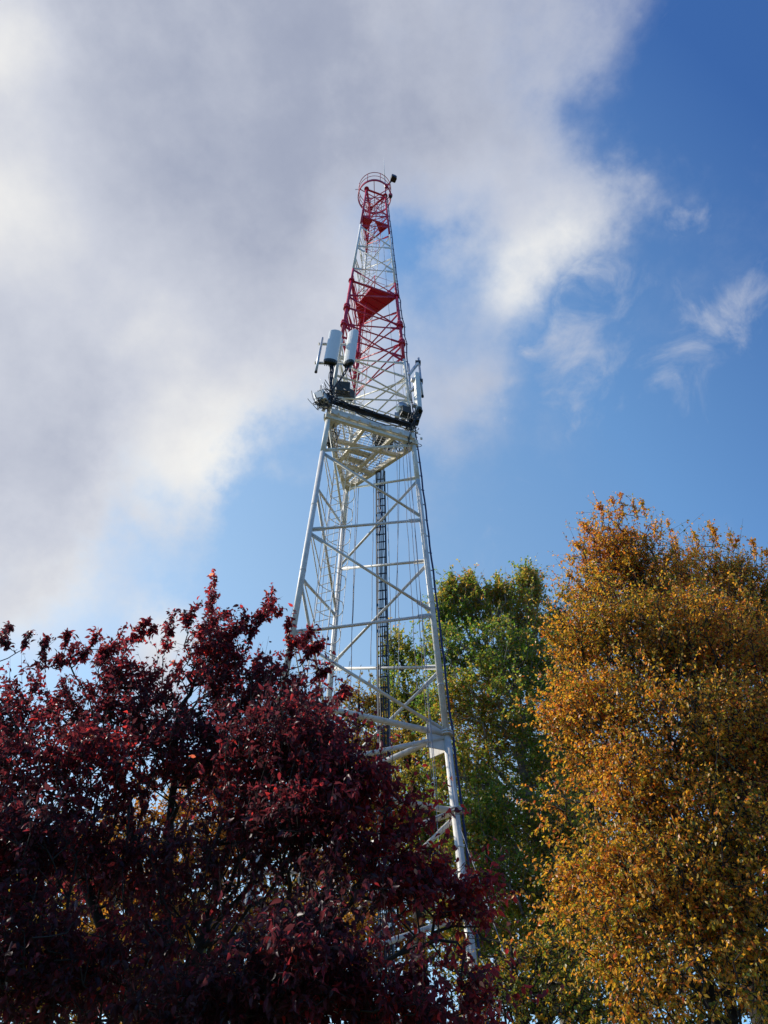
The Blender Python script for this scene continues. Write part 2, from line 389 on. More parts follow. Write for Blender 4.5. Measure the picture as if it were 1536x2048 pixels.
def deck_mesh(z, T_, step, w, mat, name):  # open grating: two crossed layers of flat bars
    b = MB(); nrm = np.array([-d[1], d[0], 0])
    for dirv, sdv in ((d, nrm), (nrm, d)):
        o = cen.copy(); o[2] = z
        for s in np.arange(-2.2, 2.2, step if dirv is d else step * 1.6):
            base = o + sdv * s; ts = [t for t in np.arange(-2.4, 2.4, .04) if inside((base + dirv * t)[:2], T_)]
            if len(ts) > 2 : b.beam(base + dirv * ts[0], base + dirv * ts[-1], w, w * 1.6)
    return b.build(name, mat, ROOT)
deck_mesh(PZ + .10, tl, .095, .009, MT['galv'], 'deck_grating')
# narrow pale planks laid over part of the grating
PL = principled('worn_plank_paint', (.80, .74, .56), .6, 0, .35, 5, (.62, .56, .44))
for k, (u0, u1, v) in enumerate(((.18, .52, .42), (.16, .5, .55), (.2, .44, .68))):
    a, c = lerp(lerp(L0, B0, v), lerp(R0_, B0, v), u0), lerp(lerp(L0, B0, v), lerp(R0_, B0, v), u1 + .25); b = MB()
    b.beam(a + np.array([0, 0, .135]), c + np.array([0, 0, .135]), .2, .03); b.build('plank', PL, ROOT)
for i in range(3):                         # railing: two rails and posts each side
    a, c = tri(PZ, .15)[i], tri(PZ, .15)[(i + 1) % 3]; b = MB()
    for h in (.55, 1.05): b.tube(a + np.array([0, 0, h]), c + np.array([0, 0, h]), .018, None, 8)
    for t in np.linspace(.12, .88, 5): p = lerp(a, c, t); b.tube(p, p + np.array([0, 0, 1.07]), .02, None, 8)
    b.build('railing', MT['white'] if i else MT['cream'], ROOT)
# flat corner plates under the platform beams
for i, n in enumerate('LRB'):
    a = tl[i]; b = MB(); p1 = a + (tl[(i + 1) % 3] - a) * .17; p2 = a + (tl[(i + 2) % 3] - a) * .17
    b.prism([(q[0], q[1]) for q in (a, p1, p2)], PZ - .125, PZ - .105); b.build('corner_plate', MT['cream'], ROOT)
# red platform at 30 m: a solid five-sided plate between the legs
t3 = tri(30.0, .06); L3, R3, B3 = [np.array(q) for q in t3]
b = MB(); pts = [lerp(L3, R3, .40), R3, lerp(R3, B3, .62), lerp(B3, L3, .38) * .6 + lerp(R3, B3, .8) * .4, lerp(L3, B3, .35)]
pts = [lerp(L3, R3, .45), R3, lerp(R3, B3, .92), lerp(L3, B3, .80), lerp(L3, B3, .55)]
b.prism([(q[0], q[1]) for q in pts], 29.93, 29.99); dpl = b.build('deck_plate', MT['red'], ROOT)
for k in range(4):
    b = MB(); a = lerp(pts[0], pts[4], .15 + .24 * k); c = lerp(pts[1], pts[2], .12 + .2 * k); o = np.array([0, 0, -.095 + 0 * k]); b.beam(a + o, lerp(a, c, .94) + o, .03, .05); b.build('rib', MT['red'], dpl)
b = MB(); a_, c_ = lerp(L3, R3, .45), lerp(L3, B3, .62)
b.beam(a_ + np.array([0, 0, .02]), c_ + np.array([0, 0, .02]), .04, .16); b.build('platform_beam', MT['red'], ROOT)
b = MB(); a_ = lerp(L3, R3, .5)
ring = [lerp(L3, R3, .5), R3, lerp(R3, B3, .85), lerp(L3, B3, .6)]
for h in (.55, 1.05):
    b.path([q + np.array([0, 0, h]) for q in ring], .016, 8, closed=True)
for q in ring: b.tube(q, q + np.array([0, 0, 1.06]), .018, None, 8)
b.build('railing', MT['red'], ROOT)
# upper platform at 37 m, two solid plates with a hatch gap
t4 = tri(37.1, .03); L4, R4, B4 = [np.array(q) for q in t4]
b = MB()
b.prism([(q[0], q[1]) for q in (L4, lerp(L4, R4, .42), lerp(L4, B4, .62), lerp(L4, B4, .95))], 37.0, 37.06)
b.prism([(q[0], q[1]) for q in (lerp(L4, R4, .46), R4, lerp(R4, B4, .42), lerp(lerp(L4, R4, .46), lerp(R4, B4, .42), .3))], 37.0, 37.06)
b.build('deck_plate', MT['red'], ROOT)
b = MB()
for i in range(3):
    a, c = t4[i], t4[(i + 1) % 3]
    for h in (.5, 1.0): b.tube(a + np.array([0, 0, h]), c + np.array([0, 0, h]), .013, None, 6)
b.build('railing', MT['red'], ROOT)
# round top platform: curb ring, guard rails on posts, spokes
tc_ = np.array([AX + .02, AY, TOP]); RR = .80
def ringp(z, r, a0=0, a1=2 * math.pi, n=40): return [tc_ + np.array([r * math.cos(t), r * math.sin(t), z]) for t in np.linspace(a0, a1, n, endpoint=(a1 - a0) < 6.28)]
b = MB(); n = 40
vs = []; 
for k in range(n):
    t = 2 * math.pi * k / n
    for rr_, zz in ((RR - .02, -.05), (RR + .02, -.05), (RR + .02, .13), (RR - .02, .13)): vs.append(tc_ + np.array([rr_ * math.cos(t), rr_ * math.sin(t), zz]))
fs = []
for k in range(n):
    j = (k + 1) % n
    for q in range(4): fs.append((k * 4 + q, j * 4 + q, j * 4 + (q + 1) % 4, k * 4 + (q + 1) % 4))
b.poly(vs, fs); b.build('toe_board', MT['red'], ROOT)
b = MB()
for k in range(3):
    t = math.pi * k / 3 + .5; v = np.array([math.cos(t), math.sin(t), 0]) * RR; b.beam(tc_ - v + np.array([0, 0, -.02]), tc_ + v + np.array([0, 0, -.02]), .03, .05)
b.build('spoke', MT['red'], ROOT)
b = MB()
b.path(ringp(.62, RR), .013, 6, closed=True); b.path(ringp(1.1, RR), .017, 6, closed=True)
for k in range(8):
    t = 2 * math.pi * k / 8 + .35; v = np.array([math.cos(t), math.sin(t), 0]) * (RR + .01); b.tube(tc_ + v, tc_ + v + np.array([0, 0, 1.1]), .016, None, 6)
b.build('guard_rail', principled('rail_red', (.42, .03, .04), .5), ROOT)

# caged ladder inside the L-B face
def lad(z):
    m_ = (leg('L', z) + leg('B', z)) / 2; return m_ + np.array([.06 + (z - 10) * .0075, 0, 0])
rd = np.array([.93, -.37, 0]); pn = np.array([.37, .93, 0])
for (z0, z1, mat) in ((.4, 18.7, 'grey'), (18.7, 25.2, 'cream'), (25.2, 31.1, 'red'), (31.1, 35.9, 'white'), (35.9, 40.7, 'red')):
    b = MB()
    for s in (-1, 1): b.tube(lad(z0) + rd * s * .2, lad(z1) + rd * s * .2, .017, None, 6)
    for z in np.arange(z0 + .1, z1, .3): b.tube(lad(z) - rd * .2, lad(z) + rd * .2, .010, None, 5)
    la = b.build('ladder', MT[mat], ROOT)
    b = MB()
    arc = lambda z: [lad(z) + rd * (-.2 if k == 0 else .2 if k == 12 else .37 * math.cos(math.pi + math.pi * k / 12)) + pn * (0 if k in (0, 12) else .12 + .6 * math.sin(math.pi * k / 12)) for k in range(13)]
    for z in np.arange(z0 + (2.4 if z0 < 1 else .3), z1, .85): b.path(arc(z), .011, 5, caps=False)
    for k in (3, 6, 9): b.path([arc(z)[k] for z in np.linspace(z0 + (2.4 if z0 < 1 else 0), z1, 4)], .007, 4, caps=False)
    b.build('safety_cage', MT[mat], la)
for z in np.arange(4, 40, 1.67):           # short stays from the left leg to the ladder
    if 20 < z < 21.5: continue
    b = MB(); b.tube(leg('L', z), lad(z) - rd * .2, .016, None, 6); b.tube(leg('L', z - .15), lad(z - .5) - rd * .2, .014, None, 6); b.build('ladder_stay', MT[band(z)], ROOT)

# vertical cable ladder up the middle with its black feeders
c0 = at(768, 1522, 15.12); c1 = at(760.7, 942, 15.12); dz = (c1 - c0) / (c1[2] - c0[2])
def cl(z): return c0 + dz * (z - c0[2])
wv = np.array([.985, -.17, 0])
b = MB()
for s in (-1, 1): b.beam(cl(.2) + wv * s * .135, cl(20.35) + wv * s * .135, .03, .05, (0, 1, 0))
for z in np.arange(.5, 20.3, .3): b.beam(cl(z) - wv * .13, cl(z) + wv * .13, .02, .03)
b.build('cable_ladder', principled('ladder_dark_steel', (.16, .17, .18), .5, .6, .3, 10), ROOT)
b = MB()
for z in np.arange(2, 20, 3.3): b.beam(cl(z) + wv * .13, lerp(leg('R', z), leg('B', z), .45), .03, .03)
rng = np.random.default_rng(8)
cab = MB()
for k in range(7):
    o = -.11 + k * .036; pts = []
    for z in np.arange(.3, 20.9, .6): pts.append(cl(z) + wv * (o + rng.normal(0, .006)) + np.array([0, -.035 - .02 * (k % 2), 0]))
    cab.path(pts, .012 if k % 3 else .017, 6)
tag(cab.build('feeder_cables', MT['black'], None, cl(.2)), 'bunch of black feeder cables climbing the central cable ladder inside the tower', 'cable')
cab = MB()
pts = [cl(z) + wv * (-.02 + rng.normal(0, .03)) + np.array([0, -.06, 0]) for z in np.arange(17.5, 20.9, .3)]
cab.path(pts, .016, 6); tag(cab.build('feeder_cable', MT['navy'], None, pts[0]), 'wavy blue cable on top of the central cable ladder just under the mesh platform', 'cable')
# thick dark cable running up the outside of the right leg, on stand-off clips
cb = MB(); pts = []
outd = leg('R', 10, 1) - leg('R', 10); side = np.array([.86, -.1, 0])
sd = np.array([1.0, .25, 0]); sd /= np.linalg.norm(sd)
def rc(z):
    w = .135 if z < 20 else .12 if z < 30 else .10
    bul = .07 * (math.exp(-((z - 27.7) / .45) ** 2) + math.exp(-((z - 26.4) / .45) ** 2))
    return leg('R', z) + sd * (w + bul)
zz = list(np.arange(.4, 40.9, .45))
cb.path([rc(z) + np.array([rng.normal(0, .006), 0, 0]) for z in zz], [.024 if z < 20 else .021 for z in zz], 8)
cbo = cb.build('feeder_cable', MT['navy'], None, rc(.4)); tag(cbo, 'thick dark cable clipped to the outside of the right tower leg from bottom to top', 'cable')
b = MB()
for z in np.arange(1, 40.6, .62): b.beam(leg('R', z), rc(z) + sd * .03, .025, .018)
b.build('cable_clip', MT['galv'], ROOT)
# white spiral cable round the rear leg
cb = MB(); pts = []
for z in np.arange(19.2, 28.5, .06):
    t = z * 4.2; x, y, _ = frame(leg('B', z + 1) - leg('B', z)); pts.append(leg('B', z) + (x * math.cos(t) + y * math.sin(t)) * (rad_leg(z) + .02))
cb.path(pts, .012, 5); tag(cb.build('spiral_cable', MT['white'], None, pts[0]), 'thin white cable wound in a spiral round the rear tower leg in its red part', 'cable')

# ------------------------------------------------------------------ antennas and equipment
def panel_antenna(top, bot, wid, dep, face, mat, label, group=None):
    """radome with rounded shoulders, end cap with connectors"""
    top = np.array(top, float); bot = np.array(bot, float); up_ = (top - bot); H_ = np.linalg.norm(up_); up_ /= H_
    fd = np.array(face, float); fd -= up_ * (fd @ up_); fd /= np.linalg.norm(fd); sx = np.cross(fd, up_)
    t = empty('panel_antenna', bot, label, 'antenna', group)
    prof = [(-1, -.55), (-1, .05), (-.93, .35), (-.72, .68), (-.42, .9), (0, 1), (.42, .9), (.72, .68), (.93, .35), (1, .05), (1, -.55), (.88, -1), (-.88, -1)]
    def ringv(h, s): return [bot + up_ * h + sx * x * wid / 2 * s + fd * y * dep / 2 * s for x, y in prof]
    n = len(prof); hs = [(0.0, 1), (H_ - .03, 1), (H_, .9)]
    b = MB(); vs = sum([ringv(h, s) for h, s in hs], []); fs = []
    for i in range(len(hs) - 1):
        for k in range(n): fs.append((i * n + k, i * n + (k + 1) % n, (i + 1) * n + (k + 1) % n, (i + 1) * n + k))
    fs += [tuple(range(n))[::-1], tuple(range((len(hs) - 1) * n, len(hs) * n))]
    b.poly(vs, fs); b.build('radome', mat, t)
    b = MB(); vs = [p for p in ringv(-.10, .9)] + [p for p in ringv(0.0, 1.01)]
    b.poly(vs, [(k, (k + 1) % n, n + (k + 1) % n, n + k) for k in range(n)] + [tuple(range(n))[::-1], tuple(range(n, 2 * n))])
    for k in range(6):
        for j in (-.35, .35): p = bot + sx * wid * (-.36 + k * .145) + fd * dep * j - up_ * .1; b.tube(p, p - up_ * .09, .017, .014, 6)
    b.build('end_cap', MT['dark'], t)
    for h in (.25, H_ - .3): b = MB(); b.box(bot + up_ * h - fd * (dep * .5 + .05), sx * .06, up_ * .05, fd * .05); b.build('bracket', MT['galv'], t)
    return t
pa_t, pa_b = at(672, 664, 12.75), at(661, 722, 12.75)
panel_antenna(pa_t, pa_b, .42, .2, (.12, -1, 0), MT['panel'], 'grey panel antenna on the far-left pipe frame, left one of the pair', 'panel antennas on the tower')
pb_t, pb_b = at(706, 664, 12.9), at(697, 725, 12.9)
panel_antenna(pb_t, pb_b, .36, .2, (-.5, -.85, 0), MT['panel'], 'grey panel antenna of the pair nearer the tower leg, black cables below', 'panel antennas on the tower')
pc_t, pc_b = at(833, 752, 13.9), at(838, 822, 13.9)
panel_antenna(pc_t, pc_b, .34, .18, (1, .25, 0), MT['panelcream'], 'cream panel antenna seen from behind beside the right tower leg', 'panel antennas on the tower')
# pipe frame carrying the left pair
t = empty('antenna_mount', leg('L', 23.5), 'grey pipe frame reaching left of the tower behind the two grey panel antennas', 'mounting frame', 'antenna mounting frames')
ppt, ppb = at(645, 676, 12.75), at(632, 743, 12.75)
h1a, h1b = at(638, 688, 12.85), at(694, 689, 13.1); h2a, h2b = at(630, 726, 12.85), at(690, 727, 13.1)
b = MB(); b.tube(ppt, ppb, .04, None, 10); b.build('pole', MT['galv'], t)
b = MB(); dp = (ppb - ppt) / np.linalg.norm(ppb - ppt); b.tube(ppb, ppb + dp * .04, .046, None, 10); b.build('cap', MT['rubber'], t)
for a, c in ((h1a, h1b), (h2a, h2b)): b = MB(); b.tube(a, c, .045, None, 10); b.build('crossbar', MT['galv'], t); b = MB(); b.tube(a, a - (c - a) * .012, .048, None, 10); b.build('cap', MT['dark'], t)
b = MB(); x_ = at(700, 740, 12.95); b.tube(pb_t - np.array([0, -.2, .2]), x_, .035, None, 10); b.build('pole', MT['galv'], t)
b = MB(); b.tube(x_, x_ - np.array([0, 0, .06]), .042, None, 10); b.build('cap', MT['rubber'], t)
for z in (24.0, 22.6):
    b = MB(); b.beam(leg('L', z), lerp(h1a, h1b, .75) if z > 23 else lerp(h2a, h2b, .75), .08, .08); b.build('arm', MT['galv'], t)
# right-hand mount
t = empty('antenna_mount', leg('R', 23), 'grey stand-off arms and slim vertical pipe right of the right tower leg', 'mounting frame', 'antenna mounting frames')
qa, qb = at(837, 716, 13.9), at(845, 791, 13.9)
b = MB(); b.tube(qa, qb, .034, None, 10); b.build('pole', MT['galv'], t)
b = MB(); b.tube(qb, qb - np.array([0, 0, .08]), .042, None, 10); b.build('cap', MT['rubber'], t)
for (x1, y1, x2, y2) in ((818, 750, 836, 726), (822, 782, 840, 763)):
    b = MB(); b.beam(at(x1, y1, 14.0), at(x2, y2, 13.85), .07, .09); a_ = b.build('arm', MT['galv'], t)
    b = MB(); c = at(x2, y2, 13.9); b.box(c, (.09, 0, 0), (0, .07, 0), (0, 0, .06)); b.build('clamp', MT['dark'], a_)
b = MB(); b.tube(at(817, 728, 14.1), at(822, 800, 14.1), .035, None, 10); b.build('pole', MT['galv'], t)
# remote radio units
def radio(px, py, Y, w, dp, h, rz, tilt, mat, label):
    c = at(px, py, Y); X = np.array([math.cos(rz), math.sin(rz), 0]); Yv = np.array([-math.sin(rz), math.cos(rz), 0]); Z = np.array([tilt, 0, 1.0]); Z /= np.linalg.norm(Z)
    t = empty('radio_unit', c, label, 'radio unit', 'radio units by the platform')
    b = MB(); b.box(c, X * w / 2, Yv * dp / 2, Z * h / 2, .03)
    for k in range(9): b.box(c + X * w * (-.42 + k * .105) + Yv * (dp / 2 + .02), X * .006, Yv * .025, Z * h * .46)
    for k in range(4): p = c + X * w * (-.3 + k * .2) - Z * h / 2; b.tube(p, p - Z * .09, .018, None, 6)
    b.build('housing', mat, t)
    b = MB(); b.box(c + Yv * (dp / 2 + .07), X * .05, Yv * .04, Z * h * .6); b.build('bracket', MT['galv'], t)
    return t
radio(642, 796, 12.9, .34, .2, .46, -.5, -.25, MT['panelcream'], 'cream radio box sticking out left of the cable tangle on the left leg')
radio(686, 779, 13.4, .42, .26, .5, .1, .0, MT['dark'], 'dark green-grey radio box right of the left leg above the cable run')
radio(655, 803, 13.1, .3, .2, .4, .4, .2, MT['galv'], 'grey radio box wrapped in cables at the left tower leg')
radio(700, 790, 14.4, .26, .2, .42, .6, 0, MT['dark'], 'small dark radio box behind the greenish one near the ladder')
radio(811, 822, 14.0, .3, .24, .44, .4, 0, MT['dark'], 'dark radio box hanging under the small white dish at the right leg')
radio(829, 838, 14.0, .3, .22, .34, .2, .1, MT['dark'], 'dark radio box below the cream antenna right of the leg')
radio(672, 833, 13.9, .28, .2, .46, .8, 0, MT['galv'], 'grey radio box above the left corner of the mesh platform')
radio(768, 880, 14.6, .5, .4, .35, .3, 0, MT['dark'], 'wide dark equipment box lying on the mesh platform near its right corner')
radio(661, 883, 14.8, .24, .16, .3, .3, 0, MT['dark'], 'dark box outside the left leg just under the mesh platform')
# dishes
def dish(px, py, Y, r, d_, label, mat, deep=.2):
    c = at(px, py, Y); d_ = np.array(d_, float); d_ /= np.linalg.norm(d_)
    t = empty('dish_antenna', c, label, 'dish antenna', 'drum dishes by the platform')
    b = MB(); b.disc(c - d_ * deep / 2, d_, r * .9, deep, 28, r); b.build('drum', MT['galv'], t)
    b = MB(); b.path([c + d_ * .005, c + d_ * .04, c + d_ * .07], [r * 1.0, r * .97, r * .6], 28); b.build('radome', mat, t)
    b = MB(); b.tube(c - d_ * deep, c - d_ * (deep + .2), .05, None, 10); b.box(c - d_ * (deep + .2), (.07, 0, 0), (0, .07, 0), (0, 0, .09)); b.build('bracket', MT['galv'], t)
dish(808, 813, 14.0, .21, (.55, -.35, .75), 'small white dish tilted up beside the right leg above the cable run', MT['panel'])
dish(755, 861, 14.5, .20, (.2, -.3, .9), 'round reddish-topped dish showing above the platform edge beside the big box', principled('dish_cover', (.5, .22, .25), .5))
dish(699, 833, 14.9, .10, (.6, -.8, .1), 'tiny pale round lamp-like dish near the ladder over the platform', MT['panelcream'], .1)
# whip antenna left
wa, wb = at(640, 757, 12.9), at(650, 780, 12.9)
b = MB(); b.tube(wb, wa, .006, .004, 5); tag(b.build('whip_antenna', MT['galv'], None, wb), 'hair-thin whip antenna slanting left above the cable tangle', 'antenna')
# lightning rod and top fittings
ra, rb = leg('R', TOP) + np.array([.0, 0, 1.0]), at(767, 316, 14.3)
t = empty('lightning_rod', leg('R', TOP), 'slim pale rod pointing up from the top of the tower', 'lightning rod')
b = MB(); b.tube(ra + (rb - ra) * .28, rb, .022, .008, 8); b.build('rod', MT['white'], t)
b = MB(); b.tube(leg('R', TOP - .3), ra, .05, None, 10); b.tube(ra, ra + (rb - ra) * .28, .036, None, 10); b.build('pole', MT['galv'], t)
fl = at(787, 357, 14.0)
t = empty('floodlight', fl, 'black floodlight on a short arm at the right of the tower top', 'lamp')
b = MB(); b.box(fl, (.13, .05, 0), (-.05, .12, 0), (0, 0, .17), .04); b.build('housing', MT['black'], t)
b = MB(); b.tube(leg('R', TOP) + np.array([0, 0, .95]), fl, .04, None, 8); b.build('arm', MT['black'], t)
b = MB(); b.box(fl + np.array([.01, -.15, 0]), (.09, .03, 0), (-.003, .01, 0), (0, 0, .12)); b.build('glass', principled('lamp_glass', (.05, .05, .06), .15), t)
def beacon(px, py, Y, frm, label):
    c = at(px, py, Y); t = empty('obstruction_light', c, label, 'warning light', 'red warning lights at the tower top')
    b = MB(); b.path([c - np.array([0, 0, .12]), c - np.array([0, 0, .05]), c + np.array([0, 0, .08]), c + np.array([0, 0, .15])], [.07, .1, .1, .04], 14); b.build('lens', MT['redplastic'], t)
    b = MB(); b.disc(c - np.array([0, 0, .15]), (0, 0, 1), .08, .07, 14); b.build('base', MT['black'], t)
    b = MB(); b.tube(c - np.array([0, 0, .15]), frm, .022, None, 8); b.build('arm', MT['red'], t)
beacon(781, 391, 14.2, leg('R', TOP - .6), 'small red warning light just right of the leg under the top ring')
beacon(773, 372, 14.2, leg('R', TOP + .3), 'red and black lamp cluster fixed to the rail under the rod')
t = empty('yagi_antenna', at(713, 378, 14.2), 'tiny pale comb-like antenna at the left of the top ring', 'antenna')
a, c = at(722, 378, 14.3), at(711, 379, 14.2); b = MB(); b.tube(a, c, .014, None, 6); b.build('boom', MT['galv'], t)
b = MB()
for k in range(4):
    p = lerp(a, c, .35 + .2 * k); b.tube(p - np.array([0, .05, .22]), p + np.array([0, .05, .22]), .008, None, 5)
b.build('element', MT['galv'], t)
# the heavy cable run across the platform, with clutter at both legs
def sag(p, q, s, n=14, jit=0.0, rs=0):
    g = np.random.default_rng(rs); o = []
    for i in range(n + 1):
        t_ = i / n; w = lerp(p, q, t_); w = w - np.array([0, 0, s * 4 * t_ * (1 - t_)]); o.append(w + g.normal(0, jit, 3) * (0 < i < n))
    return o
A_, C_ = at(664, 800, 12.95), at(822, 850, 13.85)
bd = MB(); g = np.random.default_rng(5)
for k in range(16):
    o = np.array([g.normal(0, .03), g.normal(0, .05), g.normal(0, .07)]); bd.path(sag(A_ + o, C_ + o * .8, .02 + g.random() * .06, 16, .008, k), .017, 6)
tag(bd.build('cable_bundle', MT['black'], None, A_), 'thick black bundle of cables slung between the two front legs above the platform', 'cable')
cb = MB(); cb.path(sag(A_ + np.array([.3, 0, -.1]), C_ + np.array([-.3, 0, -.05]), .32, 16, .005, 3), .014, 6); tag(cb.build('loose_cable', MT['black'], None, A_), 'single loose black cable drooping below the thick cable bundle', 'cable', 'loose cables')
def tangle(name, c, r, n, label, seed, mat='black', drop=.0):
    g = np.random.default_rng(seed); b = MB()
    for k in range(n):                     # each cable a smooth hanging loop
        o = c + g.normal(0, .75, 3) * r; A1 = g.normal(0, .8, 3) * r; A2 = g.normal(0, .35, 3) * r; f1, f2, q = g.random(3) * 6.28; L_ = g.uniform(2.2, 5)
        pts = [o + A1 * math.sin(u * L_ + f1) + A2 * math.sin(2.3 * u * L_ + f2) + np.array([0, 0, -abs(A1[0]) * .8 * math.sin(u * 3.14)]) for u in np.linspace(0, 1, 16)]
        b.path(pts, .006 + g.random() * .007, 5)
    return tag(b.build(name, MT[mat], None, c), label, 'cable', 'cable tangles')
tangle('cable_tangle', at(657, 790, 12.95), np.array([.18, .14, .18]), 46, 'dense knot of black cables round the left leg beside the cream radio box', 1)
tangle('cable_tangle', at(646, 803, 12.9), np.array([.16, .12, .12]), 24, 'drooping loops of dark cable hanging left of the left leg', 2)
tangle('cable_tangle', at(826, 842, 13.9), np.array([.10, .1, .22]), 30, 'black cable knot at the right leg under the cream antenna', 3)
tangle('cable_tangle', at(816, 868, 13.95), np.array([.10, .1, .22]), 22, 'loops of black cable low on the right leg just above the platform', 4)
tangle('cable_tangle', at(780, 880, 14.7), np.array([.3, .25, .06]), 30, 'dark cables coiled on the mesh platform around the equipment box', 6)
tangle('cable_tangle', at(712, 935, 15.3), np.array([.14, .14, .14]), 26, 'blue-black cable coil under the left rear of the mesh platform', 7, 'navy')
tangle('cable_tangle', at(669, 872, 13.7), np.array([.08, .2, .3]), 14, 'thin dark cables beside the ladder left of the mesh platform', 9)
for k, (p0, p1, s) in enumerate(((at(662, 727, 12.8), at(660, 785, 12.95), .0), (at(698, 730, 12.9), at(663, 782, 12.95), .1), (at(665, 726, 12.8), at(664, 790, 12.95), .03))):
    b = MB()
    for j in range(4): o = np.array([(j - 1.5) * .025, 0, 0]); b.path(sag(p0 + o, p1 + o * .5, s, 8, .012, k * 4 + j), .013, 5)
    tag(b.build('jumper_cables', MT['black'], None, p0), ['black jumper cables dropping straight from the left grey panel antenna', 'black jumper cables sweeping down-left from the right grey panel antenna', 'thin inner jumper cables under the left grey panel antenna'][k], 'cable', 'jumper cables')
# ropes and thin lines hanging in the tower
ROPES = [((659, 940), (1.2,), 620, 1300, 13.3, 'rope', 'thin grey rope left of the ladder close to the left leg'),
         ((668, 940), (1,), 634, 1290, 13.6, 'brown', 'brownish rope just inside the left leg'),
         ((713, 975), (1,), 699, 1420, 15.0, 'rope', 'taut double rope between the ladder and the cable ladder'),
         ((717, 975), (1,), 701, 1330, 15.05, 'black', 'dark rope running next to the taut double rope'),
         ((793, 905), (1,), 799, 1370, 13.9, 'rope', 'pale rope hanging through the crossing of the front braces'),
         ((800, 905), (1,), 783, 1560, 14.2, 'black', 'thin dark line slanting down-left beside the cable ladder'),
         ((806, 900), (1,), 834, 1380, 14.0, 'brown', 'brown rope near the right leg with a slack lower end'),
         ((812, 895), (1,), 862, 1560, 13.8, 'brown', 'reddish brown rope slanting towards the lower right leg'),
         ((816, 895), (1,), 877, 1620, 13.7, 'rope', 'pale rope hanging closest to the right leg'),
         ((818, 892), (1,), 885, 1790, 13.7, 'rope', 'long rope beside the right leg ending among the red leaves'),
         ((775, 965), (1,), 782, 1300, 15.3, 'black', 'thin dark line just right of the cable ladder'),
         ((748, 960), (1,), 742, 1330, 15.3, 'rope', 'thin line just left of the cable ladder'),
         ((786, 490), (1,), 815, 900, 14.3, 'rope', 'hair-thin line inside the right leg in the upper red section'),
         ((765, 470), (1,), 800, 890, 14.8, 'rope', 'hair-thin line crossing the red platform'),
         ((690, 985), (1,), 664, 1330, 15.4, 'rope', 'thin conduit line alongside the rear leg'),
         ((930, 1560), (1,), 1062, 2060, 12.2, 'rope', 'pale guy rope running down-right past the red leaves')]
g = np.random.default_rng(12)
for (s_, _, x1, y1, Y, m_, lab) in ROPES:
    p, q = (leg('R', 8.9) if y1 > 2050 else at(s_[0], s_[1], Y)), at(x1, y1, Y)
    b = MB(); r = .007 if Y < 14.5 else .009
    pts = [lerp(p, q, t_) + np.array([g.normal(0, .008), 0, 0]) for t_ in np.linspace(0, 1, 14)]
    b.path(pts, r, 5); tag(b.build('rope', MT[m_], None, p), lab, 'rope', 'ropes hanging in the tower')
b = MB(); b.path([at(x, y, 13.9) for x, y in ((799, 1365), (802, 1378), (812, 1386), (824, 1387), (832, 1380), (835, 1366))], .008, 5); tag(b.build('rope', MT['rope'], None, at(799, 1365, 13.9)), 'slack rope loop hanging inside the right leg above the lower joint', 'rope', 'ropes hanging in the tower')

# ------------------------------------------------------------------ trees
def sines(P, seed, scale, n=10):
    g = np.random.default_rng(seed); K = g.normal(0, 1, (n, 3)) * scale; ph = g.random(n) * 6.28
    return np.sin(P @ K.T + ph).mean(1) * math.sqrt(2 * n) / 1.6     # ~N(0, .6)
def norm(a): return a / (np.linalg.norm(a, axis=-1, keepdims=True) + 1e-9)
LEAF_A = (np.array([(0, 0, 0), (-.23, .30, .05), (-.20, .62, .02), (0, 1, -.25), (.20, .62, .02), (.23, .30, .05), (0, .33, -.05), (0, .66, -.10)], float),
          np.array([(0, 6, 1), (1, 6, 7), (1, 7, 2), (2, 7, 3), (0, 5, 6), (5, 7, 6), (5, 4, 7), (4, 3, 7)]))
LEAF_B = (np.array([(0, 0, 0), (-.29, .45, .08), (0, 1, -.08), (.29, .45, .08)], float), np.array([(0, 2, 1), (0, 3, 2)]))
